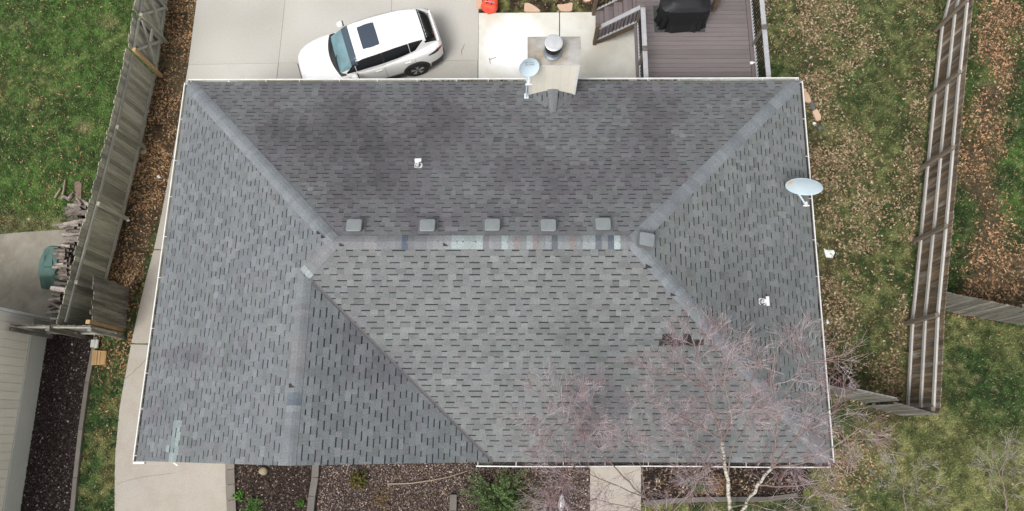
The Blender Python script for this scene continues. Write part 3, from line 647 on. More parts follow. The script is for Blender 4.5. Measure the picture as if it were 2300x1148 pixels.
for xa, xb, za, zb in ((0, GX, zW(0, 0), zW(GX, 0)), (GX, VX, zG(GX, 0), zG(VX, 0))): rk.beam((xa, .012, za-.09), (xb, .012, zb-.09), .02, .13)
rk.build('rake_board', M['trim'], house)
# windows and doors on the walls (hidden by the eaves from above)
for (x, y, w, h, ax) in ((12.2, wy0-.08, 1., 2.05, 0), (15.2, wy0-.08, 1.5, 1.2, 0), (4.4, wy0-.08, 4.8, 2.1, 0), (wx1+.23, 5, 1.2, 1.2, 1), (wx0-.0, 5, 1.2, 1.2, 1), (15, wy1+.08, 1.8, 2.05, 0)):
    zc = 1.1+.05 if h > 2 else 1.6; b = MB()
    nm = 'garage_door' if w > 4 else ('door' if h > 2 else 'window')
    size = (w, .05, h) if ax == 0 else (.05, w, h); b.box((x, y, zc), size); pp = b.build(nm, M['trim'], house)
    if nm != 'garage_door':
        b = MB(); s2 = (w*.8, .07, h*.4 if nm == 'door' else h*.82) if ax == 0 else (.07, w*.8, h*.82); b.box((x, y, zc+(h*.2 if nm == 'door' else 0)), s2); b.build('pane', M['glass'], pp)

# gutters: open troughs with a bright outer lip
def gutter(A, B, out, droop=0, seed=1, gap=.03, wd=.10, inm='gutter_in'):
    A = np.array(A, float); B = np.array(B, float); out = np.array(out, float); rr = random.Random(seed); d = (B-A); L = np.linalg.norm(d); n = 24
    lip = MB(); inn = MB()
    def q(t, o, z): w = A+d*t+out*(o + (droop*(math.sin(t*9)*.5+.5)*.05 if o > .05 else 0)); return rf(w[0], w[1], z-.0*t)
    for i in range(n):
        t0, t1 = i/n, (i+1)/n
        def strip(mb, o0, z0, o1, z1):
            k = mb.pts([q(t0, o0, z0), q(t0, o1, z1), q(t1, o1, z1), q(t1, o0, z0)]); mb.face(k, k+1, k+2, k+3)
        strip(inn, 0, 2.66, wd, 2.66); strip(inn, wd-.002, 2.66, wd+.008, 2.775)
        strip(lip, wd+.026, 2.67, wd+.03, 2.78); strip(lip, wd+.006, 2.788, wd+.032, 2.788); strip(lip, wd+.032, 2.788, wd+.032, 2.765); strip(lip, 0, 2.655, wd+.026, 2.655); strip(lip, wd+.006, 2.788, wd+.006, 2.74)
    for t in (0, 1):
        k = lip.pts([q(t, 0, 2.655), q(t, wd+.03, 2.655), q(t, wd+.03, 2.785), q(t, 0, 2.785)]); lip.face(k, k+1, k+2, k+3)
    g = lip.build('gutter', M['white_metal'], house); inn.build('gutter_trough', M[inm], g)
    k = int(L/1.05)
    for i in range(k+1):
        t = min(.995, max(.005, (i+rr.uniform(-.12, .12))/k)); b = MB(); a0, b0 = q(t, -.01, 2.792), q(t, wd+.01, 2.792); b.beam(a0, b0, .014, .006); b.build('gutter_hanger', M['white_metal'], g)
    return g
G1 = gutter((-.0, HD), (HW+.0, HD), (0, 1), seed=1, wd=.075, inm='gutter_clean'); G2 = gutter((0, 0), (0, HD), (-1, 0), seed=2, wd=.07, inm='gutter_clean'); G3 = gutter((HW, HD), (HW, 0), (1, 0), seed=3, wd=.07)
G4 = gutter((VX-.42, 0), (HW, 0), (0, -1), droop=.35, seed=4, wd=.075)
def debris(A, B, out, seed, n, lo, hi, g):
    r = np.random.RandomState(seed); A = np.array(A); B = np.array(B); out = np.array(out); b = MB()
    for i in range(n):
        t = r.uniform(lo, hi); w = A+(B-A)*t+out*r.uniform(.012, .065); s = r.uniform(.015, .035); a = r.uniform(0, 3.1)
        x, y, _ = rf(*w, 0); b.box((x, y, 2.70+r.uniform(0, .04)), (s*2, s, .012), rz=a)
    tag(b.build('gutter_debris', M['debris'], g), kind='stuff')
debris((HW, HD), (HW, 0), (1, 0), 5, 900, .0, .52, G3); debris((HW, HD), (0, HD), (0, 1), 6, 260, .2, .62, G1); debris((VX, 0), (HW, 0), (0, -1), 7, 700, 0, 1, G4)
debris((0, HD), (0, 0), (-1, 0), 8, 160, .6, 1., G2)
# white corner boot on the gable
b = MB(); b.beam((-.08, -.05, 2.75), (.20, -.045, 2.75), .05, .1); b.build('gutter_end_cap', M['white_metal'], house)
b = MB(); b.beam((1.02, -.03, 2.99), (1.12, -.10, 2.97), .03, .02); b.build('flashing_tab', M['white_metal'], house)

# roof vents, pipe boots
def box_vent(u, v, zf, g, rot=0.):
    c = on_roof(u, v, zf, .17); x, y, z = c; gz = zf(x-SH*y, y); g = np.array(g, float)     # g: gradient of the slope
    ca, sa = cos(rot), sin(rot)
    def T(ring, hz, tilt=1.):
        out = []
        for (a, b_, _z) in ring: X_ = a*ca-b_*sa; Y_ = a*sa+b_*ca; out.append((x+X_, y+Y_, gz + (X_*g[0]+Y_*g[1])*tilt + hz))
        return out
    f = MB(); f.loft([T(rrect(0, 0, .46, .40, .02, 0), .010), T(rrect(0, 0, .46, .40, .02, 0), .016)]); vt = f.build('roof_vent', M['vent_flange'], house)
    b = MB(); b.loft([T(rrect(0, 0, .235, .2, .03, 0), .0), T(rrect(0, 0, .235, .2, .03, 0), .10, .6)]); b.build('vent_throat', M['vent_dark'], vt)
    b = MB(); hd = lambda w, h, r, zz: T(rrect(0, 0, w, h, r, 0, 5), zz, .55)
    b.loft([hd(.345, .30, .05, .085), hd(.355, .31, .055, .09), hd(.36, .315, .055, .155), hd(.35, .305, .055, .170), hd(.325, .28, .045, .178), hd(.1, .08, .02, .184)]); b.build('vent_hood', M['vent'], vt, smooth=False)
for (u, v) in ((795, 505), (960, 505), (1106, 504), (1232, 505), (1355, 502)): box_vent(u, v, zN, (0, -pN))
box_vent(1454, 537, lambda x, y: zE(x, y)+.05, (-pE, 0), rot=-.12)
def pipe_boot(u, v, zf, g, side):
    x, y, z = on_roof(u, v, zf, .05); gz = zf(x-SH*y, y); g = np.array(g)
    b = MB(); R_ = [(x+dx, y+dy, gz+dx*g[0]+dy*g[1]) for dx, dy, _ in rrect(.015, .015, .20, .17, .05, 0)]
    b.loft([[(a, c, e+.01) for a, c, e in R_], [(a, c, e+.018) for a, c, e in R_]]); t = b.build('pipe_vent', M['pvc'], house)
    b = MB(); b.lathe((x, y, gz), [(.075, 0), (.07, .03), (.05, .06)], 18); b.build('boot_collar', M['rubber'], t)
    b = MB(); b.lathe((x, y, gz), [(.048, 0), (.048, .20), (.036, .20), (.036, .1)], 16); b.build('pipe', M['pvc'], t)
    b = MB(); ax = (.08, 0) if side[1] > .05 else (0, .115); hx = [(x-ax[0]+side[0], y+side[1]-ax[1], gz+.20), (x+ax[0]+side[0], y+side[1]+ax[1], gz+.21)]; b.beam(hx[0], hx[1], .07, .05); b.beam((x, y, gz+.19), ((hx[0][0]+hx[1][0])/2, (hx[0][1]+hx[1][1])/2, gz+.2), .07, .05); b.build('pipe_hood', M['pvc'], t)
pipe_boot(938, 371, zN, (0, -pN), (.03, .07)); pipe_boot(1712, 678, zE, (-pE, 0), (.08, -.01))

# chimney chase
cx0, cx1, cy0, cy1, ct = 9.74, 11.02, 9.71, 10.44, 4.78
ch = MB(); ch.box(((cx0+cx1)/2, (cy0+cy1)/2, 2.39), (cx1-cx0-.05, cy1-cy0-.05, 4.72)); ch = ch.build('chimney', M['siding'], house)
nb = 6
for i in range(nb):
    w = (cx1-cx0)/nb
    for yy in (cy0+.012, cy1-.012):
        b = MB(); b.tone = random.random(); b.box((cx0+(i+.5)*w, yy, 2.6 if yy > 10 else 3.8), (w-.002, .026, 4.3 if yy > 10 else 1.9)); b.build('siding_panel', M['siding'], ch)
for i in range(3):
    w = (cy1-cy0-.06)/3
    for xx in (cx0+.012, cx1-.012): b = MB(); b.tone = random.random(); b.box((xx, cy0+.03+(i+.5)*w, 2.6), (.026, w-.007, 4.3)); b.build('siding_panel', M['siding'], ch)
for xx in (cx0, cx1):
    b = MB(); b.box((xx+(.03 if xx == cx0 else -.03), cy0-.006, 3.85), (.075, .02, 1.8)); b.build('corner_trim', M['trim'], ch)
b = MB(); b.loft([rrect((cx0+cx1)/2, (cy0+cy1)/2, cx1-cx0+.07, cy1-cy0+.07, .01, 4.70, 1), rrect((cx0+cx1)/2, (cy0+cy1)/2, cx1-cx0+.07, cy1-cy0+.07, .01, 4.765, 1)], True, False); b.build('chase_rim', M['trim'], ch)
b = MB(); b.loft([rrect((cx0+cx1)/2, (cy0+cy1)/2, cx1-cx0+.068, cy1-cy0+.068, .01, 4.764, 1), rrect((cx0+cx1)/2, (cy0+cy1)/2, .5, .42, .1, 4.80, 1)], False, True); b.build('chase_cap', M['steel_dull'], ch)
fc = at(1242, 116, 4.85); b = MB(); b.lathe((fc[0], fc[1], 4.8), [(.235, 0), (.235, .03), (.17, .05), (.16, .26)], 28); fl = b.build('flue', M['steel'], ch, smooth=False)
b = MB(); b.lathe((fc[0], fc[1], 5.01), [(.17, 0), (.205, .02), (.205, .22), (.19, .24)], 28); b.build('flue_screen', M['black_metal'], fl)
for k in range(14):
    a = 2*pi*k/14; b = MB(); b.box((fc[0]+.207*cos(a), fc[1]+.207*sin(a), 5.15), (.012, .012, .17), rz=a); b.build('screen_bar', M['plastic'], fl)
b = MB(); b.lathe((fc[0], fc[1], 5.25), [(.222, 0), (.225, .012), (.225, .03), (.20, .043), (.05, .05)], 32); b.build('flue_cap', M['flue_cap'], fl)
# cricket behind the chimney
ck = MB(); ap = (10.40, 9.02); L_, R_ = (9.73, 9.72), (11.13, 9.72)
zr_ = zN(*ap)+.012; apx = (*ap, zr_); l = (9.74, 9.715, zN(0, 9.715)+.01); r = (11.07, 9.715, zN(0, 9.715)+.01); top = (10.40, 9.715, zr_)
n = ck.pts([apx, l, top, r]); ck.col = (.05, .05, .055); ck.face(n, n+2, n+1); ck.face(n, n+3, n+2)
ckt = ck.build('cricket', M['shingle'], house)
def lerp(a, b, t): return tuple(a[i]+(b[i]-a[i])*t for i in range(3))
for i in range(5):
    a, b_ = lerp(apx, top, i/5), lerp(apx, top, (i+1)/5+.02); q = MB(); q.col = tuple(np.array((.165, .175, .185))*random.uniform(.95, 1.05)); w = .15*(.5+.5*(i+.5)/5)
    n = q.pts([(a[0]-w, a[1], a[2]+.012), (a[0], a[1], a[2]+.045), (a[0]+w, a[1], a[2]+.012), (b_[0]-w, b_[1], b_[2]+.002), (b_[0], b_[1], b_[2]+.03), (b_[0]+w, b_[1], b_[2]+.002)])
    q.face(n, n+3, n+4, n+1); q.face(n+1, n+4, n+5, n+2); q.build('cricket_cap', M['shingle'], ckt)

# ------------------------------------------------------------------ satellite dishes
def dish(c, w, h, elev, azim, label, arm_to, foot, roll=0., marks=False, rusty=False):
    c = np.array(c); t = thing('satellite_dish', label, 'satellite dish', tuple(foot))
    n = np.array((sin(azim)*cos(elev), -cos(azim)*cos(elev), sin(elev))); sx = np.cross((0, 0, 1), n); sx /= np.linalg.norm(sx); sy = np.cross(n, sx)
    sx, sy = sx*cos(roll)+sy*sin(roll), sy*cos(roll)-sx*sin(roll)
    def ring(k, d, off=0): return [c + sx*w/2*k*cos(a) + sy*h/2*k*sin(a) + n*(d*(k*k-1)+off) for a in np.linspace(0, 2*pi, 36, endpoint=False)]
    b = MB(); b.loft([ring(.02, .07), ring(.3, .07), ring(.6, .07), ring(.85, .07), ring(.97, .07), ring(1., .07, .006), ring(1.012, .07, .0), ring(1., .07, -.014), ring(.6, .07, -.012), ring(.05, .07, -.012)]); 
    rf_ = b.build('reflector', M['dish'], t, smooth=False)
    low = c - sy*h*.48; b = MB(); b.tube([low-n*.03, np.array(arm_to)], .014, 8); b.beam(low-n*.03, np.array(arm_to), .04, .022); b.build('feed_arm', M['dish_arm'], t)
    b = MB(); A = np.array(arm_to); b.tube([A, A-(A-c)/np.linalg.norm(A-c)*.12+np.array((0, 0, .03))], [.035, .03], 12); b.box(A, (.16, .03, .03)); b.build('feed_horn', M['pvc'], t)
    b = MB(); b.tube([c-n*.09, c-n*.16-np.array((0, 0, .12)), np.array(foot)+np.array((0, 0, .35)), np.array(foot)+np.array((0, 0, .02))], .02, 10); b.build('mast', M['dish_arm'], t)
    b = MB(); b.box(np.array(foot)+np.array((0, 0, .02)), (.12, .2, .02)); b.build('mount_plate', M['dish_arm'], t)
    def onface(a, b_): k2 = (a*2)**2+(b_*2)**2; return c+sx*w*a+sy*h*b_+n*(.07*(k2-1)+.004)
    if rusty:
        b = MB(); pts = [onface(-.39+.055*cos(a)*(1+.2*sin(3*a)), -.02+.13*sin(a)) for a in np.linspace(0, 2*pi, 14, endpoint=False)]; n0 = b.pts(pts); b.face(*range(n0, n0+14)); b.build('rust_patch', M['rust'], t)
    if marks:
        r2 = random.Random(3); b = MB()
        for row, yy in ((0, .20), (1, .07)):
            for k in range(6):
                a0 = -.2+.075*k+row*.05
                p0 = onface(a0, yy-.045*r2.random()); p1 = onface(a0+.03*r2.uniform(-1, 1), yy+.06); b.beam(p0+n*.003, p1+n*.003, .008, .003, up=n)
                if r2.random() < .7: p2 = onface(a0+.05, yy+.05*r2.random()); b.beam(p1+n*.003, p2+n*.003, .007, .003, up=n)
        b.build('faded_print', M['ink'], t)
    return t
dish(at(1806, 420, 3.75), .92, .72, radians(13), radians(-12), 'large oval satellite dish with rust patch overhanging the east gutter', tuple(at(1811, 462, 3.12)), (16.75, 7.15, zE(16.75-SH*7.15, 7.15)), roll=radians(-3), rusty=True)
dish(at(1189, 152, 4.92), .52, .52, radians(30), radians(18), 'small round satellite dish with faded marks beside the chimney', tuple(at(1187, 190, 4.62)), (9.69, 9.62, zN(9.69, 9.62)), roll=radians(-12), marks=True)

# ------------------------------------------------------------------ fences
def fence(label, pts, h, inner, post_pts, rails_z, mb_, mr, mp, name='wood_fence', bw=.14, post_h=1.7, board_off=.06, jitter=.03, rail_wh=(.045, .09), dog=True, skip=None, lean=0., board_z0=.04):
    "pts: plan polyline of the boards; inner: side (+1 left of travel, -1 right) that carries rails and posts"
    P = [np.array(p, float) for p in pts]; cum = np.concatenate([[0], np.cumsum([np.linalg.norm(P[i+1]-P[i]) for i in range(len(P)-1)])])
    t = thing(name, label, 'fence', (P[0][0], P[0][1], 0)); rr = random.Random(int(cum[-1]*100))
    def pos(s):
        i = min(len(P)-2, max(0, int(np.searchsorted(cum, s)-1))); d = (P[i+1]-P[i])/(cum[i+1]-cum[i]); q = P[i]+d*(s-cum[i]); return q, d, np.array((-d[1], d[0]))*inner
    s = 0.
    while s < cum[-1]-.05:
        w = bw*rr.uniform(.96, 1.03); q, d, nn = pos(s+w/2)
        if not (skip and skip(s)):
            hh = h+rr.uniform(-jitter, jitter); z0 = board_z0; k = w/2-.0045; th = .018; o = rr.uniform(0, .009); cr = .022 if dog else 0
            b = MB(); b.tone = rr.random(); prof = [(-k, z0), (k, z0), (k, hh-cr*1.3), (k-cr, hh), (-k+cr, hh), (-k, hh-cr*1.3)]
            A = [(*(q+d*a-nn*o), z) for a, z in prof]; B = [(*(q+d*a-nn*(o+th)+d*lean*0), z) for a, z in prof]; n0 = b.pts(A); n1 = b.pts(B); m = len(prof)
            b.face(*range(n0, n0+m)); b.face(*list(range(n1, n1+m))[::-1])
            for i in range(m): j = (i+1) % m; b.face(n0+i, n1+i, n1+j, n0+j)
            b.build('fence_board', mb_, t)
        s += w
    bounds = sorted(set([0.]+[float(np.clip(a, 0, cum[-1])) for a in post_pts]+[cum[-1]]))
    for z in rails_z:
        for a, c in zip(bounds[:-1], bounds[1:]):
            if c-a < .1 or (skip and skip((a+c)/2)): continue
            qa, d, nn = pos(a+.02); qb, d2, nn2 = pos(c-.02); b = MB(); b.tone = rr.random(); zz = z+rr.uniform(-.015, .015)
            b.beam((*(qa+nn*(rail_wh[0]/2+.003)), zz), (*(qb+nn2*(rail_wh[0]/2+.003)), zz), rail_wh[0], rail_wh[1]); b.build('fence_rail', mr, t)
    for a in post_pts:
        q, d, nn = pos(a); c = q+nn*(rail_wh[0]+.05); b = MB(); b.tone = rr.random(); ph = post_h+rr.uniform(-.03, .03)
        b.box((c[0], c[1], ph/2-.1), (.11, .10, ph+.2), rz=math.atan2(d[1], d[0])); b.build('fence_post', mp, t)
    return t, pos
# west fence (boards on its west side, rails and posts toward the house)
LF = [(-2.28, 11.88), (-2.47, 9.44), (-2.72, 7.09), (-2.93, 5.5), (-3.12, 3.62)]
fence('weathered grey plank fence along the leafy strip west of the house', LF, 1.82, 1, [2.45, 4.82, 7.15], (.2, 1.52), M['wood_old'], M['wood_rail_l'], M['wood_old'], post_h=1.62, jitter=.05)
# double gate with X braces at its north end
def gate_leaf(A, B, label):
    A = np.array(A, float); B = np.array(B, float); d = (B-A)/np.linalg.norm(B-A); nn = np.array((d[1], -d[0]))*-1; L_ = np.linalg.norm(B-A)
    t, pos = fence(label, [A, B], 1.80, 1, [], (.22, 1.5), M['wood_old'], M['wood_rail_l'], M['wood_old'], name='gate_leaf', jitter=.05); t['category'] = 'gate'
    for z0, z1, off in ((.25, 1.48, .075), (1.48, .25, .115)):
        b = MB(); b.tone = .7; n2 = pos(.1)[2]; b.beam((*(A+d*.05+n2*off), z0), (*(B-d*.05+n2*off), z1), .035, .08); b.build('brace', M['wood_rail_l'], t)
    for s in (.04, L_-.04):
        b = MB(); b.tone = .6; q, _, n2 = pos(s); b.beam((*(q+n2*.07), .1), (*(q+n2*.07), 1.55), .04, .08, up=(*d, 0)); b.build('gate_stile', M['wood_rail_l'], t)
gate_leaf((-2.25, 13.08), (-2.28, 11.95), 'weathered X braced gate leaf next to the tan post')
gate_leaf((-2.22, 14.3), (-2.25, 13.16), 'weathered X braced gate leaf cut by the top edge of the photo')
fence('grey plank fence running on north beyond the gates', [(-2.2, 17.5), (-2.22, 14.38)], 1.82, 1, [.1, 2.5], (.2, 1.52), M['wood_old'], M['wood_rail_l'], M['wood_old'])
b = MB(); b.box((-2.13, 11.9, .82), (.10, .10, 1.78)); tag(b.build('gate_post', M['wood_new']), 'newer tan wooden gate post between the fence and the braced gate', 'post')
b = MB(); b.box((-2.11, 13.12, .78), (.09, .09, 1.7)); tag(b.build('gate_post', M['wood_old']), 'grey gate post between the two braced gate leaves', 'post')
b = MB(); b.beam((-2.06, 13.0, 1.0), (-2.05, 12.55, 1.02), .04, .09); tag(b.build('gate_latch_board', M['wood_rail_l']), 'short grey board held across the braced gate', 'board')
# cross fence to the neighbour's wall and the open gate
fence('low seen plank fence joining the neighbour wall to the open gate', [(-2.22, 3.5), (-4.47, 3.52)], 1.78, 1, [.05, 1.2, 2.2], (.3, 1.6), M['wood_grey2'], M['wood_rail_l'], M['wood_grey2'], post_h=1.75, jitter=.04)
tg, _ = fence('open gate of dark grey planks with ragged tops beside the path', [(-2.22, 3.66), (-2.30, 4.86)], 1.84, 1, [], (.3, 1.45), M['wood_grey2'], M['wood_grey2'], M['wood_grey2'], name='open_gate', jitter=.07); tg['category'] = 'gate'
b = MB(); b.box((-2.33, 3.62, .84), (.11, .11, 1.86)); tag(b.build('gate_post', M['wood_new']), 'tan hinge post at the foot of the open dark gate', 'post')
# long brown fence east (boards on the far side, three rails and posts toward the house)
RF = [(23.9, 17.4), (23.58, 14.6), (23.16, 13.43), (22.60, 11.06), (22.06, 8.66), (21.54, 6.32), (20.97, 3.81), (20.50, 1.24)]
cumR = np.concatenate([[0], np.cumsum([math.dist(RF[i], RF[i+1]) for i in range(len(RF)-1)])])
fence('long brown plank fence with three pale rails east of the house', RF, 1.84, -1, [float(cumR[i]) for i in (1, 2, 3, 4, 5, 6)]+[float(cumR[7])-.06], (.28, .95, 1.58), M['wood_brown'], M['wood_rail_r'], M['wood_post_r'], post_h=1.72, jitter=.012, rail_wh=(.05, .105))
fence('short silvery plank fence at the corner with the long brown fence', [(20.42, 1.20), (19.48, 1.47)], 1.84, -1, [], (.3, 1.55), M['wood_grey2'], M['wood_rail_r'], M['wood_post_r'], jitter=.01, rail_wh=(.04, .06))
tg, _ = fence('narrow plank gate with pale top rail between the corner and the house', [(19.50, 1.56), (18.42, 1.80)], 1.86, -1, [], (.3, 1.72), M['wood_grey2'], M['wood_rail_r'], M['wood_post_r'], name='front_gate', jitter=.01, rail_wh=(.05, .07)); tg['category'] = 'gate'
fence('short plank fence from the gate to the east house wall', [(18.38, 1.74), (17.0, 2.08)], 1.84, -1, [.03], (.3, 1.68), M['wood_grey2'], M['wood_rail_r'], M['wood_post_r'], jitter=.01, rail_wh=(.05, .07))
fence('grey plank fence branching east from the long brown fence', [(25.8, 3.55), (23.15, 4.0), (21.1, 4.45)], 1.84, -1, [.3, 2.6], (.3, 1.6), M['wood_grey2'], M['wood_rail_r'], M['wood_post_r'], jitter=.012)

# ------------------------------------------------------------------ neighbour's house (its east wall)
nh = thing('neighbour_house', "neighbouring house with beige grooved wall on a grey foundation", 'house', (-4.55, 0, 0))
wy_n = 3.86
b = MB(); b.box((-9.6, wy_n-6., 2.0), (10.0, 12., 2.6)); b.build('wall', M['siding'], nh)
b = MB(); b.box((-9.58, wy_n-6., .35), (10.08, 12.02, .74)); b.build('foundation', M['foundation'], nh)
yy = wy_n-.004; i = 0
while yy > wy_n-11.5:
    w = .232; b = MB(); b.tone = random.random(); b.box((-4.588, yy-w/2, 2.02), (.022, w-.012, 2.56)); b.build('siding_board', M['siding'], nh); yy -= w
b = MB(); b.loft([[(-4.5, wy_n+.02, 3.30), (-4.5, wy_n-12, 3.30), (-14.8, wy_n-12, 3.30), (-14.8, wy_n+.02, 3.30)][::-1], [(-9.2, wy_n-5, 4.8), (-9.2, wy_n-7, 4.8), (-10, wy_n-7, 4.8), (-10, wy_n-5, 4.8)][::-1]]); b.build('roof', M['roof_deck'], nh)
b = MB(); b.tube([(-4.50, wy_n+.06, 3.1), (-4.50, wy_n+.06, .35), (-4.44, wy_n+.07, .16), tuple(at(134, 716, .12))], .04, 8); b.build('downspout', M['trim'], nh)
b = MB(); b.box((-4.57, wy_n-.03, 2.03), (.05, .09, 2.6)); b.build('corner_trim', M['trim'], nh)

# ------------------------------------------------------------------ deck
DZ = 1.2
dk = thing('wooden_deck', 'raised mauve plank deck with pale railings behind the house', 'deck', (15, 12, 0))
dx0, dx1 = 13.16, 16.72; yv = 9.86; k = 0
while yv < 17.2:
    b = MB(); b.tone = random.random(); xr = dx1-.17
    b.box(((dx0+xr)/2, yv+.0725, DZ-.0125), (xr-dx0, .141, .025)); b.build('deck_board', M['deck'], dk); yv += .15; k += 1
b = MB(); b.box((dx1-.085+.004, 13.5, DZ-.0125), (.15, 7.3, .025)); b.build('border_board', M['deck_trim'], dk)
for x in (dx0-.02, dx1+.02):
    b = MB(); b.box((x, 13.5, DZ-.16), (.035, 7.35, .28)); b.build('rim_joist', M['deck_trim'], dk)
b = MB(); b.box((dx0-.075, 13.5, DZ-.02), (.07, 7.35, .04)); b.build('border_board', M['deck_trim'], dk)
for x in (dx0+.2, dx1-.2):
    for y in (10.6, 13.0, 15.6): b = MB(); b.tone = random.random(); b.box((x, y, .55), (.14, .14, 1.1)); b.build('deck_leg', M['deck_post'], dk)
def railing(label, A, B, posts, h=.98, wtop=.135, z=DZ):
    A = np.array(A, float); B = np.array(B, float); t = thing('deck_railing', label, 'railing', (A[0], A[1], z)); d = (B-A)/np.linalg.norm(B-A); L_ = np.linalg.norm(B-A)
    bounds = sorted(set([0., L_]+list(posts)))
    for a, c in zip(bounds[:-1], bounds[1:]):
        b = MB(); p0, p1 = A+d*(a+.03), A+d*(c-.03); b.beam((*p0, z+h), (*p1, z+h), wtop, .035); b.build('top_rail', M['rail_top'], t)
        b = MB(); b.beam((*p0, z+.10), (*p1, z+.10), .07, .04); b.build('bottom_rail', M['rail_top'], t)
    for a in posts:
        q = A+d*a; b = MB(); b.tone = random.random(); b.box((q[0], q[1], z+h/2-.05), (.1, .1, h+.2)); p = b.build('post', M['deck_post'], t)
        b = MB(); b.loft([rrect(q[0], q[1], .15, .15, .01, z+h+.05, 1), rrect(q[0], q[1], .15, .15, .01, z+h+.075, 1), rrect(q[0], q[1], .06, .06, .01, z+h+.10, 1)]); b.build('post_cap', M['deck_post'], p)
    n = int(L_/.105)
    for i in range(n):
        q = A+d*(i+.5)*L_/n
        if min([abs((i+.5)*L_/n-a) for a in posts]+[9]) < .07: continue
        b = MB(); b.box((q[0], q[1], z+.1+(h-.12)/2), (.022, .022, h-.13)); b.build('baluster', M['black_metal'], t)
    return t
railing('pale topped railing on the east side of the deck above the lawn', (dx1-.03, 10.2), (dx1-.03, 17.1), [2.18-.13, 4.3, 6.5])
railing('pale topped railing on the west side of the deck by the patio', (dx0-.0, 10.2), (dx0+.0, 13.05), [1.37, 2.80])
railing('railing at the deck corner past the stair opening', (dx0-.0, 14.15), (dx0+.0, 17.1), [.05, 1.6])
# stairs descending west
st_ = thing('deck_stairs', 'mauve stairs with brown posts descending from the deck to the patio', 'stairs', (12.6, 13.2, 0))
sy0, sy1 = 13.0, 14.12; nst = 4
for i in range(nst):
    zt_ = DZ*(i+1)/(nst+1)-.0; xx = dx0-.1-(nst-i)*.27
    for j in (0, 1):
        b = MB(); b.tone = random.random(); b.box((xx+.068+.138*j, (sy0+sy1)/2, zt_-.015), (.133, sy1-sy0-.1, .03)); b.build('tread', M['deck'], st_)
    b = MB(); b.box((xx+.27, (sy0+sy1)/2, zt_+.08), (.02, sy1-sy0-.14, .17)); b.build('riser', M['deck_trim'], st_)
for yy in (sy0+.02, sy1-.02):
    xa, xb = dx0-.1-nst*.27-.02, dx0-.06
    b = MB(); b.beam((xa, yy, .10), (xb, yy, DZ-.1), .045, .26); b.build('stringer', M['stair_post'], st_)
    b = MB(); b.tone = .6; b.box((xa-.02, yy-.03, .55), (.11, .11, 1.16)); b.build('newel_post', M['stair_post'], st_)
    b = MB(); b.box((xa-.02, yy-.03, 1.155), (.15, .15, .04)); b.build('newel_cap', M['stair_post'], st_)
    b = MB(); b.beam((xa+.04, yy-.03, 1.02), (xb, yy-.03, DZ+.92), .13, .035); b.build('handrail', M['rail_top'], st_)
    b = MB(); b.beam((xa+.04, yy-.03, .30), (xb, yy-.03, DZ+.14), .06, .035); b.build('lower_rail', M['rail_top'], st_)
    for i in range(11):
        t = (i+.5)/11; x = xa+(xb-xa)*t; b = MB(); b.box((x, yy-.03, .30+(DZ-.16)*t+.37), (.02, .02, .70)); b.build('baluster', M['black_metal'], st_)
# covered grill and mat
gm = MB(); q0, q1 = at(1470, 72, DZ), at(1584, 71, DZ); gm.loft([rrect((q0[0]+q1[0])/2, q0[1]+.45, q1[0]-q0[0], .92, .01, DZ+.002, 1), rrect((q0[0]+q1[0])/2, q0[1]+.45, q1[0]-q0[0], .92, .01, DZ+.012, 1)])
tag(gm.build('grill_mat', M['mat']), 'dark rectangular mat lying on deck boards under the covered grill', 'mat')
gx_, gy_ = (at(1478, 60, DZ+.1)[0]+at(1582, 60, DZ+.1)[0])/2, at(1530, 66, DZ+.1)[1]
tx0, tx1 = at(1487, 8, 2.3)[0], at(1601, 8, 2.3)[0]; ty = at(1540, 29, 2.2)[1]
b = MB(); K = 48; rings = []
for z, w, dpt, fold, cxs, cys in ((DZ+.02, 1.46, .74, .045, gx_, gy_+.36), (DZ+.25, 1.40, .70, .035, gx_, gy_+.37), (DZ+.55, 1.42, .70, .02, gx_+.02, gy_+.40), (DZ+.80, 1.50, .72, .010, (tx0+tx1)/2, ty+.38), (DZ+.95, 1.46, .68, .004, (tx0+tx1)/2, ty+.38),
        (DZ+1.05, 1.05, .60, .0, (tx0+tx1)/2, ty+.42), (DZ+1.14, .84, .46, .0, (tx0+tx1)/2, ty+.44), (DZ+1.17, .5, .2, 0, (tx0+tx1)/2, ty+.44)):
    ring = []
    for k in range(K):
        a = 2*pi*k/K; ca, sa = cos(a), sin(a); f = 1+0*a
        x = abs(ca)**.45*(1 if ca > 0 else -1)*w/2; y = abs(sa)**.45*(1 if sa > 0 else -1)*dpt/2
        q = 1+fold*(sin(k*2.7)+.8*sin(k*1.3+1))/.5; ring.append((cxs+x*q, cys+y*q+(-.06*max(0, cos((a+pi/2)*3)) if z < DZ+.1 and sa < 0 else 0), z))
    rings.append(ring)
b.loft(rings); gr = thing('covered_grill', 'barbecue grill under a black fabric cover standing on the deck', 'grill', (gx_, gy_+.3, DZ))
b.build('fabric_cover', M['cover'], gr)
b = MB(); b.tube([rings[3][int(K*.5)+3], (rings[2][int(K*.5)+3][0]-.01, rings[2][int(K*.5)+3][1]-.05, DZ+.5), rings[1][int(K*.5)+6]], .012, 6); b.build('strap', M['plastic'], gr)
b = MB(); p = at(1609, 7, DZ+.4); b.box((p[0], p[1]+.05, DZ+.35), (.12, .22, .7)); tag(b.build('brown_deck_post', M['stair_post']), 'dark brown wooden post at the right end of the covered grill', 'stand')  # small brown wooden post beside the covered grill
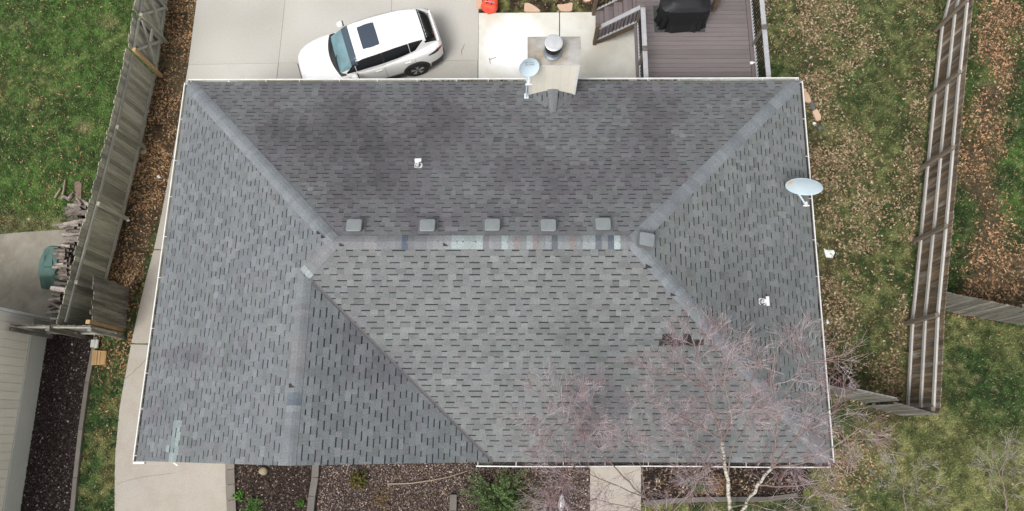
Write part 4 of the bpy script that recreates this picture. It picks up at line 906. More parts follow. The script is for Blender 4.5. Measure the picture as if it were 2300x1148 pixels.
p = at(1688, 141, DZ+.05); b = MB(); b.tube([(p[0]-.04, p[1], DZ+.03), (p[0]+.03, p[1], DZ+.045), (p[0]+.08, p[1]+.01, DZ+.05), (p[0]+.17, p[1]+.01, DZ+.055)], [.045, .05, .022, .018], 10); tag(b.build('plastic_scoop', M['paper']), 'small white plastic scoop on deck edge by the east railing', 'scoop')

# ------------------------------------------------------------------ stones, bag, litter
def stone(px, h, m, label, cat='flagstone', name='flagstone', group=None):
    P = P2(px); c = np.mean(P, 0); b = MB(); b.tone = random.random()
    if area(P) < 0: P = P[::-1]
    Q = []
    for i in range(len(P)):
        a, d = np.array(P[i]), np.array(P[(i+1) % len(P)])
        Q += [tuple(a*.85+d*.15), tuple((a+d)/2+np.array((random.uniform(-.01, .01), random.uniform(-.01, .01)))), tuple(a*.15+d*.85)]
    T = [tuple(np.array(q)+(c-np.array(q))*.06) for q in Q]; n0 = b.pts([(*q, -.01) for q in Q]); n1 = b.pts([(*q, h*.7) for q in Q]); n2 = b.pts([(*q, h) for q in T]); k = len(Q)
    for A, B_ in ((n0, n1), (n1, n2)):
        for i in range(k): j = (i+1) % k; b.face(A+i, A+j, B_+j, B_+i)
    b.face(*range(n2, n2+k)); return tag(b.build(name, m), label, cat, group)
stone([(1177, 28), (1178, 8), (1190, 9), (1213, 24), (1213, 28)], .06, M['flag'], 'salmon flagstone with a curved top at the patio edge, nearer the red bag')
stone([(1259, 27), (1250, 12), (1264, 12), (1284, 7), (1287, 10), (1285, 27)], .06, M['flag'], 'salmon flagstone with a notched top at the patio edge above the chimney')
stone([(1306, -6), (1328, -8), (1327, 4), (1313, 6)], .06, M['flag'], 'salmon flagstone cut by the top edge near the stairs')
stone([(1068, 2), (1083, -4), (1084, 20), (1069, 22)], .05, M['flag'], 'tan block sticking out beside the red bag at the patio corner')
stone([(1801, 199), (1811, 203), (1806, 214), (1799, 214)], .06, M['flag'], 'small salmon flagstone touching the east gutter, northernmost of the row')
stone([(1803, 212), (1812, 206), (1822, 228), (1817, 233), (1804, 228)], .06, M['flag'], 'broad salmon flagstone second from the northeast roof corner')
stone([(1818, 232), (1824, 227), (1831, 243), (1827, 249), (1821, 245)], .04, M['greystone'], 'flat grey stone between the two larger salmon flagstones')
stone([(1822, 251), (1834, 245), (1843, 262), (1842, 271), (1832, 273)], .06, M['flag'], 'elongated salmon flagstone above the round grey stone')
stone([(1824, 276), (1829, 274), (1834, 279), (1826, 281)], .03, M['paper'], 'tiny pinkish white stone chip beside the flagstones', 'stone', 'stone_chip')
def lump(c, r, m, label, cat, name, seed=1, n=12, amp=.18, parent=None):
    rr = np.random.RandomState(seed); b = MB(); rings = []
    ph = rr.uniform(0, 6, 6)
    for i in range(1, 8):
        th = pi*i/8; rings.append([(c[0]+r[0]*sin(th)*cos(a)*(1+amp*sin(3*a+ph[0]+i)), c[1]+r[1]*sin(th)*sin(a)*(1+amp*sin(2*a+ph[1])), c[2]-r[2]*cos(th)*(1+amp*.5*sin(2*a+ph[2]))) for a in np.linspace(0, 2*pi, n, endpoint=False)])
    b.loft(rings); o = b.build(name, m, parent, smooth=True)
    return tag(o, label, cat) if label else o
p = at(1840, 289); lump((p[0], p[1], .05), (.09, .085, .08), M['greystone'], 'round dark grey stone in leaves beside the east gutter', 'stone', 'round_stone', 2)
p = at(322, 342); lump((p[0], p[1], .03), (.13, .09, .05), M['stump'], 'flat tan stone at the foot of a grey fence post', 'stone', 'flat_stone', 3, amp=.12)
p = at(593, 1058); lump((p[0], p[1], .06), (.13, .11, .1), M['stump'], 'round tan stone half under the gable eave in dark mulch', 'stone', 'round_stone', 4, amp=.06)
# red bag
bag = thing('equipment_bag', 'orange red fabric bag with dark straps at the patio corner', 'bag', tuple(at(1100, 18)))
a_, b_ = at(1097, 34), at(1108, -16); dv = (b_-a_)[:2]; Lb = np.linalg.norm(dv); dv /= Lb; nv = np.array((-dv[1], dv[0])); mb = MB(); rings = []
for i, t in enumerate(np.linspace(0, 1, 12)):
    q = a_[:2]+dv*t*Lb; w = .25*(1-abs(2*t-1)**10)*(1+.08*sin(9*t))+.02; hgt = .13*(1-abs(2*t-1)**4)*(1+.25*sin(14*t))+.03
    rings.append([(*(q+nv*w*(abs(cos(a))**.6*(1 if cos(a) > 0 else -1))), .045+hgt*(sin(a)+1)*(1+.1*sin(5*a+i))) for a in np.linspace(0, 2*pi, 14, endpoint=False)])
mb.loft([r_[::-1] for r_ in rings]); mb.build('bag_body', M['red_bag'], bag, smooth=True)
for off in (-.07, .09):
    mb = MB(); mb.tube([(*(a_[:2]+dv*t*Lb+nv*off), .075+.26*(1-abs(2*t-1)**4)*1.0+.02*sin(14*t)) for t in np.linspace(.05, .95, 10)], .013, 6); mb.build('strap', M['strap'], bag)
for t0 in (.33, .62):
    mb = MB(); q = a_[:2]+dv*t0*Lb; mb.tube([(*(q+nv*w), .07+.27*math.sqrt(max(0, 1-(w/.225)**4))) for w in np.linspace(-.2, .2, 8)], .016, 6); mb.build('buckle_band', M['rail_top'], bag)
# white litter
def litter(px, label, green=False, name='paper_scrap'):
    P = [at(u, v, .03) for u, v in px]; b = MB(); n = b.pts([(p[0], p[1], .02+random.uniform(0, .05)) for p in P]); c = b.pts([(*np.mean(P, 0)[:2], .075)]); k = len(P)
    for i in range(k): b.face(n+i, n+(i+1) % k, c)
    m = b.pts([(p[0], p[1], .012) for p in P]); b.face(*range(m, m+k))
    for i in range(k): b.face(m+i, n+i, n+(i+1) % k, m+(i+1) % k)
    o = tag(b.build(name, M['paper']), label, 'litter')
    if green:
        b = MB(); q = at(1870, 572, .085); b.box((q[0]-.05, q[1]+.03, .074), (.05, .03, .006), rz=.6); b.box((q[0]-.01, q[1]+.0, .07), (.03, .05, .006), rz=.3); b.build('green_print', M['greenink'], o)
litter([(1850, 558), (1856, 561), (1872, 562), (1875, 568), (1870, 579), (1856, 578), (1852, 568)], 'crumpled white bag with green print on the lawn by the east gutter', True, 'plastic_bag')
litter([(1858, 716), (1861, 720), (1862, 726), (1857, 729), (1855, 724)], 'small white paper scrap in leaves below the crumpled bag')
litter([(351, 395), (357, 392), (361, 399), (356, 401)], 'tiny white paper scrap on leaves beside the west path')
litter([(2047, 660), (2050, 664), (2055, 669), (2052, 670)], 'thin white scrap caught at the foot of the brown fence')
litter([(282, 492), (288, 491), (292, 496), (286, 498)], 'white scrap beside the grey fence post in the leaf strip')
# splash block and downspout by the mulch bed
sb = thing('splash_block', 'tan ribbed plastic splash block lying on the edging strip', 'splash block', tuple(at(222, 803)))
q = [at(207, 786, .1), at(238, 788, .1), at(235, 818, .1), at(204, 820, .1)]
b = MB(); b.prism([tuple(p[:2]) for p in q[::-1]], .02, .085); b.build('tray', M['splash'], sb)
for i in range(8):
    t = (i+.5)/8; A_ = q[0]*(1-t)+q[3]*t; B_ = q[1]*(1-t)+q[2]*t; b = MB(); b.beam((A_[0]+.02, A_[1], .095), (B_[0]-.02, B_[1], .095), .022, .02); b.build('rib', M['splash'], sb)
for t in (.36, .58):
    A_ = q[0]*(1-t)+q[1]*t; B_ = q[3]*(1-t)+q[2]*t; b = MB(); b.beam((A_[0], A_[1]-.01, .10), (B_[0], B_[1]+.01, .10), .03, .03); b.build('divider', M['wood_new'], sb)
b = MB(); p, p2 = at(219, 763, .12), at(216, 782, .1); b.tube([(*p[:2], .12), (*p2[:2], .10)], [.05, .055], 10); b.box((*at(211, 772, .05)[:2], .06), (.12, .22, .12)); tag(b.build('drain_elbow', M['foundation']), 'pale drain elbow above the tan splash block', 'drain pipe')
# sticks, twigs on the paving
def stick(pts, r, m, label, name='stick', cat='stick'):
    b = MB(); b.tube([at(u, v, z) for u, v, z in pts], r, 6); tag(b.build(name, m), label, cat)
stick([(870, 1087, .05), (920, 1086, .05), (970, 1079, .06), (1010, 1071, .06), (1050, 1058, .1)], [.02, .018, .016, .012, .008], M['hose'], 'long curved tan stick lying on the gravel bed', 'fallen_branch', 'branch')
stick([(1043, 99, .05), (1040, 108, .05), (1036, 114, .05), (1038, 124, .045)], .006, M['branch'], 'thin crooked twig on the driveway right of the car')
stick([(1099, 134, .045), (1115, 128, .05)], .009, M['branch'], 'small forked twig on the white paint patch of the patio')
stick([(1099, 130, .045), (1101, 143, .045)], .008, M['branch'], 'short dark twig touching the forked twig on the patio')
stick([(138, 448, .06), (143, 428, .08), (146, 405, .06)], [.035, .03, .025], M['hose'], 'thick grey stick standing upright in the grass above the logs')
stick([(123, 445, .05), (131, 432, .06), (136, 424, .05)], [.035, .035, .03], M['hose'], 'short slanted stick in the grass left of the upright one')
stick([(140, 440, .05), (155, 447, .06), (166, 432, .06)], [.06, .07, .05], M['log_bark'], 'rotten reddish wood piece at the top of the firewood')
tn = lambda *a: stick(*a)
tn([(777, 1065, .06), (783, 1045, .5), (785, 1040, .8)], .01, M['hose'], 'thin dry stem rising by the gravel under the gable edge')

# ------------------------------------------------------------------ firewood
Z6 = lambda x, y: (80+x/3.375, 390+y/3.375)
logs = [((245,235),(345,232),.55,1.2),((225,262),(330,240),.45,1.1),((228,292),(340,258),.5,1.15),((215,310),(300,285),.35,1),((325,290),(398,286),.5,1),((240,352),(320,325),.3,1.),((135,392),(215,380),.25,1.25),((215,382),(380,350),.6,1.15),
 ((185,405),(325,388),.5,1.1),((205,415),(295,412),.55,1.),((320,412),(370,408),.5,1),((232,437),(362,432),.6,1.),((205,460),(355,455),.55,.9),((210,470),(300,465),.4,.9),((240,492),(330,490),.75,1.5),((215,525),(300,520),.5,1.5),((178,545),(262,548),.75,1.25),
 ((140,580),(225,580),.85,1.3),((135,610),(225,612),.85,1.3),((245,590),(275,585),.7,1),((130,632),(222,642),.85,1.25),((160,665),(238,662),.75,1.),((148,684),(212,684),.85,1.),((128,712),(240,698),.85,1.15),((215,690),(258,680),.7,.9),((130,738),(235,730),.7,1.),
 ((135,757),(238,742),.75,1.05),((130,778),(240,765),.7,1.),((185,785),(245,772),.6,1),((190,800),(245,795),.45,1.),((150,830),(240,840),.6,1.7),((118,868),(225,880),.85,1.6),((125,915),(190,920),.5,1.3),((100,958),(190,950),.55,1.3),
 ((85,1010),(140,975),.4,1.),((130,985),(195,1025),.5,1.1),((115,1030),(180,1000),.4,1.1),((85,1062),(185,1042),.5,1.3),((95,1000),(150,1010),.3,1.2),((300,215),(390,250),.45,1.5),((315,190),(345,235),.6,.9)]
def log_obj(A, B, r, kind):
    A, B = np.array(A), np.array(B); white = kind == 'w'; b = MB(); b.tone = random.random(); d = B-A; n = random.choice((5, 6, 7))
    rr = [r*random.uniform(.8, 1.15) for _ in range(4)]; mid = [A+d*t+np.array((0, random.uniform(-.012, .012), random.uniform(-.01, .01)))*(0 < t < 1) for t in (0, .33, .66, 1)]
    b.tube(mid, rr, n, caps=True); m = len(b.f); b.m = [0]*(m-2)+[1, 1]
    o = b.build('firewood_log', [M['log_white'] if white else M['log_bark'], M['log_end']])
    tag(o, 'pale birch log lying across the top of the firewood, whitest of the pile' if white else 'split bark covered log in the firewood pile against the grey fence', 'log', None if white else 'logs stacked against the grey fence')
nlog = 0
for (a_, b_, z, k) in logs:
    A_, B_ = at(*Z6(*a_), z), at(*Z6(*b_), z); d = B_-A_; Ln = np.linalg.norm(d)
    B_[2] = z-.02; log_obj(A_, B_, .044*k, 'w' if a_ == (118, 868) else 'd'); nlog += 1
rr = random.Random(9)
for (a_, b_, z, k) in logs:          # the layers underneath that carry the logs in view
    A_, B_ = at(*Z6(*a_), z), at(*Z6(*b_), z); zz = z-.095
    while zz > .03:
        sh = rr.uniform(-.05, .05); e = rr.uniform(-.04, .04); up = rr.uniform(0, .10)
        log_obj((A_[0]+sh+up, A_[1]+e, zz), (max(B_[0], A_[0]+.34)+sh+up*.4, B_[1]+e*.5, zz-.01), rr.uniform(.038, .052), 'd'); zz -= rr.uniform(.09, .115)
stone([(168, 410), (180, 406), (185, 413), (184, 440), (186, 462), (168, 462), (170, 440)], .04, M['bark_slab'], 'flat reddish bark slab at the north end of the firewood', 'bark', 'bark_slab')
# green covered item
b = MB(); gc = thing('covered_barbecue', 'faded green fabric cover over a squat object beside the firewood', 'cover', tuple(at(110, 610)))
zt_ = .85; top = [at(u, v, zt_) for u, v in ((98, 560), (112, 551), (132, 552), (128, 600), (122, 618), (86, 620), (86, 590))]; bot = [at(u, v, .04) for u, v in ((112, 568), (125, 560), (150, 560), (150, 620), (146, 649), (92, 649), (90, 620))]
def resamp(P, n=28):
    P = np.array(P+[P[0]]); c = np.concatenate([[0], np.cumsum(np.linalg.norm(np.diff(P[:, :2], axis=0), axis=1))]); s = np.linspace(0, c[-1], n, endpoint=False); return [np.array([np.interp(q, c, P[:, k]) for k in range(3)]) for q in s]
T_, B_ = resamp(top), resamp(bot); cT = np.mean(T_, 0); rings = []
for t in (0, .25, .5, .75, .93): rings.append([bb*(1-t)+tt*t + np.array((.02*sin(k*1.9)*(1-t), .02*cos(k*2.3)*(1-t), 0)) for k, (bb, tt) in enumerate(zip(B_, T_))])
rings.append([tt+(cT-tt)*.08+np.array((0, 0, .0)) for tt in T_]); rings.append([tt+(cT-tt)*.5+np.array((0, 0, .035*sin(tt[1]*9)+.02)) for tt in T_])
b.loft([r_[::-1] for r_ in rings]); b.build('fabric_cover', M['green_cover'], gc)

# ------------------------------------------------------------------ white car
car = thing('parked_car', 'white compact SUV with black sunroof parked on the driveway behind the house', 'car', (0, 0, 0))
CO = np.array((5.99, 12.73, .03)); CA = radians(198.); cc_, cs_ = cos(CA), sin(CA)
def cw(p): return (CO[0]+p[0]*.975*cc_-p[1]*.945*cs_, CO[1]+p[0]*.975*cs_+p[1]*.945*cc_, CO[2]+p[2])
class CB(MB):
    def pts(s, P): return MB.pts(s, [cw(p) for p in P])
    def box(s, c, size, rz=0., R3=None):
        x, y, z = [a/2 for a in size]; n = s.pts([(c[0]+i*x, c[1]+j*y, c[2]+k*z) for i, j, k in ((-1,-1,-1),(1,-1,-1),(1,1,-1),(-1,1,-1),(-1,-1,1),(1,-1,1),(1,1,1),(-1,1,1))])
        for f in ((3,2,1,0),(4,5,6,7),(0,1,5,4),(1,2,6,5),(2,3,7,6),(3,0,4,7)): s.face(*[n+i for i in f])
SX = [-1.0, -.96, -.86, -.7, -.45, 0, .6, 1.3, 2.0, 2.4, 2.66, 2.95, 3.2, 3.4, 3.54, 3.62]
SWd = [.54, .68, .78, .85, .905, .93, .905, .90, .905, .92, .925, .905, .855, .77, .64, .44]
SB = [.42, .36, .32, .28, .24, .22, .21, .21, .21, .21, .22, .22, .22, .24, .28, .36]
ST = [.86, .95, 1.03, 1.07, 1.09, 1.09, 1.06, 1.04, 1.03, 1.02, 1.0, .95, .90, .83, .74, .62]
SC = [.88, .98, 1.08, 1.12, 1.13, 1.12, 1.10, 1.09, 1.09, 1.09, 1.07, 1.03, .98, .91, .81, .66]
def fi(x, A): return float(np.interp(x, SX, A))
def lower_section(x):
    w, zb, zt, zc = fi(x, SWd), fi(x, SB), fi(x, ST), fi(x, SC); h = zt-zb
    half = [(w*.88, zb), (w*.97, zb+.05*h), (w*.985, zb+.25*h), (w, zb+.5*h), (w*.985, zb+.72*h), (w*.965, zb+.88*h), (w*.92, zt), (w*.80, zt+(zc-zt)*.45), (w*.5, zt+(zc-zt)*.85), (w*.25, zc-.003)]
    return [(x, y, z) for y, z in half] + [(x, 0, zc)] + [(x, -y, z) for y, z in half[::-1]]
b = CB(); xsx = sorted(set(SX+[-.2, .3, .9, 1.6, 2.2, 2.8, 3.1, 3.3])); b.loft([lower_section(x) for x in xsx]); body = b.build('body', M['paint'], car, smooth=True)
HX = [-.93, -.86, -.72, -.55, -.3, 0, .5, 1.0, 1.5, 1.75, 1.95, 2.15, 2.32, 2.44]
HH = [.0, .10, .27, .42, .50, .54, .565, .57, .555, .52, .41, .26, .12, .0]
HWd = [.50, .545, .60, .66, .72, .77, .815, .835, .83, .825, .81, .785, .755, .71]
FR = [(1, -.12), (1., 0), (.97, .2), (.925, .45), (.865, .69), (.80, .84), (.715, .925), (.58, .97), (.33, .993), (0, 1.)]
def cab(x, f, off=0.):
    "point on the cabin skin: x station, f in 0..1 from belt line to centre"
    H = float(np.interp(x, HX, HH)); w = float(np.interp(x, HX, HWd)); zb = fi(x, ST)+.0; i = f*(len(FR)-2)+1; k = min(int(i), len(FR)-2); t = i-k
    y = FR[k][0]*(1-t)+FR[k+1][0]*t; z = FR[k][1]*(1-t)+FR[k+1][1]*t
    return (x, (w*y+off*(1-f*.6)), zb+H*z+off*(.3+f))
b = CB(); rings = []
for x in sorted(set(HX+[.25, .75, 1.25, 1.85, 2.05, 2.25, -.15, -.42, -.64, -.8])):
    fs = np.linspace(0, 1, 15); H = [cab(x, f) for f in fs]; w = H[0][1]
    L0 = [(x, w, fi(x, ST)-.08)] + H; rings.append(L0 + [(p[0], -p[1], p[2]) for p in L0[::-1][1:]])
b.loft(rings); b.build('cabin', M['paint'], car, smooth=True)
def patch(name, xs_, f0, f1, m, off=.006, sides=(1,), nf=7, parent=car, full=False, smooth=True):
    for sd_ in sides:
        b = CB(); rows = []
        for x in xs_:
            a, c = f0(x), (f1(x) if f1 else 1)
            if full: P = [cab(x, f, off) for f in np.linspace(a, 1, nf)]; row = P+[(p[0], -p[1], p[2]) for p in P[::-1][1:]]
            else: row = [(p[0], p[1]*sd_, p[2]) for p in [cab(x, f, off) for f in np.linspace(a, c, nf)]]
            rows.append(row)
        if sd_ < 0 and not full: rows = [r_[::-1] for r_ in rows]
        b.loft(rows, False, False, closed=False); b.build(name, m, parent, smooth=smooth)
fx = lambda v: (lambda x: v)
patch('windshield', np.linspace(2.42, 1.94, 8), lambda x: .30, None, M['windshield'], full=True); patch('windshield_band', np.linspace(1.94, 1.72, 5), lambda x: .33, None, M['ws_shade'], full=True, off=.007)
def body_top(x, y):
    sec = lower_section(x)[3:11]; ys = [p[1] for p in sec][::-1]; zs = [p[2] for p in sec][::-1]; return float(np.interp(abs(y), ys, zs))
b = CB(); b.loft([[(2.50-.16*(y/.75)**2+dx, y, body_top(2.50-.16*(y/.75)**2+dx, y)+h) for dx, h in ((.045, .010), (.02, .022), (-.11, .03), (-.14, .010))] for y in np.linspace(-.80, .80, 15)]); b.build('wiper_cowl', M['plastic'], car)
for y0 in (.62, -.12):
    b = CB(); b.tube([(2.47-.16*(y0/.75)**2, y0, 1.12), (2.40, y0-.3, 1.15), (2.36-.04, y0-.55, 1.16)], .011, 5); b.build('wiper', M['plastic'], car)
patch('rear_window', np.linspace(-.46, -.84, 7), lambda x: .20+.05*((x+.8)/.3), None, M['glass'], full=True)
patch('rear_spoiler', np.linspace(-.40, -.50, 3), lambda x: .34, None, M['paint'], off=.025, full=True)
def flow(x): return float(np.interp(x, [-.42, -.1, .3, 2.2], [.40, .13, .10, .09]))
def fup(x): return float(np.interp(x, [-.42, -.1, .5, 1.6, 1.9, 2.2], [.42, .47, .50, .48, .40, .16]))
for xa, xb in ((2.16, 1.86), (1.84, .98), (.92, .08), (.06, -.40)):
    patch('side_window', np.linspace(xa, xb, 7), flow, fup, M['glass'], off=.007, sides=(1, -1))
patch('pillar_trim', np.linspace(.985, .915, 2), flow, fup, M['plastic'], off=.008, sides=(1, -1)); 
b = CB(); zz = lambda x, y: cab(x, 1)[2]-.035*(abs(y)/.5)**2
rows = []
for x in np.linspace(1.44, .90, 7):
    wv = .43 if 0.93 < x < 1.41 else .40; rows.append([(x, y, zz(x, y)+.012) for y in np.linspace(wv, -wv, 9)])
b.loft(rows, False, False, closed=False); b.build('sunroof', M['roof_glass'], car, smooth=True)
b = CB(); b.loft([[(1.46, .45, zz(1.46, .45)+.006), (1.46, -.45, zz(1.46, .45)+.006), (.88, -.45, zz(.9, .45)+.006), (.88, .45, zz(.9, .45)+.006)], [(1.46, .45, zz(1.46, .45)+.008), (1.46, -.45, zz(1.46, .45)+.008), (.88, -.45, zz(.9, .45)+.008), (.88, .45, zz(.9, .45)+.008)]]); 
for sy in (1, -1):
    mx_ = 1.94; b = CB()
    b.loft([[(mx_+r_*.11*cos(a)+dx, sy*(yv_), 1.15+.075*r_*sin(a)) for a in np.linspace(0, 2*pi, 12, endpoint=False)] for yv_, r_, dx in ((.88, .35, -.02), (.94, .85, 0), (1.02, 1., .0), (1.07, .85, -.02), (1.09, .4, -.03))]); mr_ = b.build('wing_mirror', M['paint'], car, smooth=True)
    b = CB(); b.box((mx_-.10, sy*1.0, 1.15), (.03, .15, .10)); b.build('mirror_glass', M['plastic'], mr_)
    for hx_ in (1.18, .22): b = CB(); b.box((hx_, sy*(fi(hx_, SWd)*.985+.01), .90), (.20, .025, .03)); b.build('door_handle', M['paint'], car)
    for hx_ in (2.05, .98, -.02):
        b = CB(); b.loft([[(hx_+dx, sy*y, z) for dx in (-.006, .006)] + [(hx_+.006, sy*(y+.004), z), (hx_-.006, sy*(y+.004), z)] for y, z in ((fi(hx_, SWd)*.985, .32), (fi(hx_, SWd)+.001, .62), (fi(hx_, SWd)*.987, .83), (fi(hx_, SWd)*.965, .96))], closed=True); b.build('door_seam', M['seam'], car)
    def strip3(name, xs_, z0, z1, m, o=.012):
        b = CB(); b.loft([[(x, sy*(fi(x, SWd)*.98+o), a), (x, sy*(fi(x, SWd)*.955+o), c), (x, sy*(fi(x, SWd)*.9), c), (x, sy*(fi(x, SWd)*.92), a)] for x, a, c in zip(xs_, z0, z1)]); b.build(name, m, car)
    strip3('tail_light_surround', [-.46, -.66, -.80, -.90], [.93, .90, .90, .92], [.95, .985, 1.01, 1.0], M['plastic']); strip3('tail_light', [-.80, -.90, -.97], [.93, .92, .90], [.985, .975, .95], M['red_lamp'], .018)
    b = CB(); b.loft([[(3.05, sy*.89, .80), (3.05, sy*.88, .86), (3.1, sy*.83, .875), (3.1, sy*.86, .8)], [(3.42, sy*.765, .70), (3.42, sy*.74, .80), (3.44, sy*.62, .81), (3.46, sy*.68, .7)]]); b.build('headlight', M['lamp_clear'], car)
b = CB(); b.loft([[(3.63, y, z) for y, z in ((.42, .6), (.5, .45), (.36, .3), (-.36, .3), (-.5, .45), (-.42, .6))], [(3.66, y, z) for y, z in ((.40, .58), (.48, .45), (.34, .32), (-.34, .32), (-.48, .45), (-.40, .58))]]); b.build('grille', M['plastic'], car)
b = CB(); xq = [x for x in xsx if x < -.4]; 
b.loft([[(x-.02*(x < -.9), s_*(fi(x, SWd)+.008), z) for s_, z in ((1, .25), (1, .46), (-1, .46), (-1, .25))] for x in (-1.0, -.9, -.7, -.5)]); b.build('rear_bumper_trim', M['plastic'], car)
for sy in (1, -1):
    b = CB(); b.loft([[(x, sy*(fi(x, SWd)+.006), .20), (x, sy*(fi(x, SWd)+.006), .34), (x, sy*(fi(x, SWd)-.04), .34), (x, sy*(fi(x, SWd)-.04), .20)] for x in (.40, 1.3, 2.25)]); b.build('rocker_trim', M['plastic'], car)
for wx_ in (0., 2.66):
    for sy in (1, -1):
        w = CB(); n = 28; pr_ = [(.20, .72), (.335, .72), (.355, .74), (.358, .78), (.358, .91), (.345, .955), (.30, .967), (.24, .96), (.235, .935)]
        w.loft([[(wx_+r_*cos(a), sy*y, .36+r_*sin(a)) for a in np.linspace(0, 2*pi, n, endpoint=False)] for r_, y in pr_]); wh = thing('wheel', None, None, tuple(cw((wx_, sy*.9, .36)))); wh.parent = car
        w.build('tyre', M['tyre'], wh)
        w = CB(); w.loft([[(wx_+r_*cos(a), sy*y, .36+r_*sin(a)) for a in np.linspace(0, 2*pi, n, endpoint=False)] for r_, y in ((.238, .94), (.232, .953), (.218, .953), (.212, .937), (.05, .936))]); w.build('wheel_disc', M['plastic'], wh)
        w = CB()
        for k in range(5):
            for dd in (-.16, .16):
                a = 2*pi*k/5+.3; a2 = a+dd; ra, rb = .04, .222
                P = [(ra, a-.25), (ra, a+.25), (rb, a2+.07), (rb, a2-.07)]
                w.loft([[(wx_+r_*cos(t), sy*yy_, .36+r_*sin(t)) for r_, t in P] for yy_ in (.937, .958)])
        w.build('rim_spokes', M['rim'], wh)
        w = CB(); rings = []
        for a in np.linspace(-.25, pi+.25, 20): rings.append([(wx_+r_*cos(a), sy*y, .36+r_*sin(a)) for r_, y in ((.385, .90), (.385, .955), (.44, .955), (.45, .90))])
        w.loft(rings); w.build('wheel_arch', M['plastic'], car)
        w = CB(); w.loft([[(wx_+.39*cos(a), sy*y, .36+.39*sin(a)) for a in np.linspace(0, 2*pi, n, endpoint=False)] for y in (.70, .931)]); w.build('wheel_well', M['black_metal'], car)
b = CB(); b.box((-.90, 0, 1.14), (.05, 1.15, .03)); b.build('tailgate_lip', M['paint'], car)

# ------------------------------------------------------------------ trees
class Tree:
    def __init__(s, seed): s.r = np.random.RandomState(seed); s.V = []; s.F = []; s.T = []; s.n = 0
    def seg(s, P, r, k=3, tone=None):
        P = np.array(P); tone = s.r.rand() if tone is None else tone; d = np.gradient(P, axis=0); d /= np.linalg.norm(d, axis=1)[:, None]+1e-9
        ref = np.where(np.abs(d[:, 2:3]) < .9, np.array([[0, 0, 1.]]), np.array([[1., 0, 0]])); a = np.cross(d, ref); a /= np.linalg.norm(a, axis=1)[:, None]; b = np.cross(d, a)
        th = np.arange(k)*2*pi/k; ring = P[:, None]+np.asarray(r)[:, None, None]*(np.cos(th)[None, :, None]*a[:, None]+np.sin(th)[None, :, None]*b[:, None])
        m = len(P); s.V.append(ring.reshape(-1, 3)); i = np.arange(m-1)[:, None]*k; j = np.arange(k)[None]; j2 = (j+1) % k
        q = np.stack([i+j, i+j2, i+k+j2, i+k+j], -1).reshape(-1, 4)+s.n; s.F.append(q); s.T.append(np.full(len(q), tone)); s.n += m*k
    def grow(s, p, d, L, r, lev, up=.25, spread=.6, maxlev=3, kids=(5, 8), sag=0.):
        m = 6; P = [np.array(p)]; d = np.array(d)/np.linalg.norm(d)
        for i in range(m-1):
            d = d+s.r.normal(0, .10, 3)+np.array((0, 0, up*.12-sag*i*.03)); d /= np.linalg.norm(d); P.append(P[-1]+d*L/(m-1))
        P = np.array(P); rr = np.linspace(r, max(.0022, r*.45), m); s.seg(P, rr, 3 if r < .012 else 5)
        if lev >= maxlev: return
        nk = s.r.randint(*kids)
        for i in range(nk):
            t = s.r.uniform(.25, 1.); q = P[0]*0+np.array([np.interp(t*(m-1), np.arange(m), P[:, c]) for c in range(3)]); dd = P[min(m-1, int(t*(m-1))+1)]-P[int(t*(m-1))-1 if int(t*(m-1)) > 0 else 0]
            dd /= np.linalg.norm(dd)+1e-9; rnd = s.r.normal(0, 1, 3); rnd -= dd*rnd.dot(dd); rnd /= np.linalg.norm(rnd); nd = dd*(1-spread*.35)+rnd*spread*s.r.uniform(.6, 1.2)
            s.grow(q, nd, L*s.r.uniform(.42, .72), max(.0026, r*s.r.uniform(.4, .58)), lev+1, up, spread, maxlev, kids, sag)
    def build(s, name, m, parent):
        V = np.concatenate(s.V); F = np.concatenate(s.F); return mesh_obj(name, V, F, m, parent, tone=np.concatenate(s.T), smooth=True)
def spl(pts, n=14):
    P = np.array([at(u, v, z) for u, v, z in pts]); c = np.linspace(0, len(P)-1, n); return np.stack([np.interp(c, np.arange(len(P)), P[:, k]) for k in range(3)], -1)
def tree(label, base, stems, limbs, seed, name='birch_tree', tw='twig', maxlev=3, L=1.25, kids=(5, 8), rt=.010, up=.35, per=9, spread=.62, bark='bark_white', brk='branch'):
    b0 = at(*base); t = thing(name, label, 'tree', (b0[0], b0[1], 0)); T1 = Tree(seed); T2 = Tree(seed+1); T3 = Tree(seed+2)
    ends = []
    for pts, r0, r1 in stems:
        P = spl(pts); P[1:-1] += T1.r.normal(0, .018, P[1:-1].shape); T1.seg(P, np.linspace(r0, r1, len(P)), 8, .5); ends.append((P, r1))
    for pts, r0 in limbs:
        P = spl(pts, 12); P[1:] += np.cumsum(T2.r.normal(0, .012, P[1:].shape), 0); T2.seg(P, np.linspace(r0, r0*.35, len(P)), 6); 
        for k in range(per):
            tt = T3.r.uniform(.15, 1.); i = tt*(len(P)-1); q = np.array([np.interp(i, np.arange(len(P)), P[:, c]) for c in range(3)]); k0 = max(0, int(i)-1); dd = P[min(len(P)-1, k0+2)]-P[k0]; dd /= np.linalg.norm(dd)+1e-9
            rnd = T3.r.normal(0, 1, 3); rnd[2] = abs(rnd[2])*.35; rnd -= dd*rnd.dot(dd)*.8; rnd /= np.linalg.norm(rnd)
            T3.grow(q, dd*.7+rnd*.75, L*T3.r.uniform(.6, 1.1)*(1.15-.4*tt), rt, 1, up, spread, maxlev, kids)
    if stems: T1.build('trunk', M[bark], t)
    T2.build('limbs', M[brk], t); tag(T3.build('twigs', M[tw], t), kind='stuff')
    return t
def fan(p0, ends, r, bend=.4):
    out = []
    for e in ends:
        mid = tuple((p0[i]+e[i])/2+(random.uniform(-12, 12) if i < 2 else .25) for i in range(3)); out.append(([p0, mid, e], r))
    return out
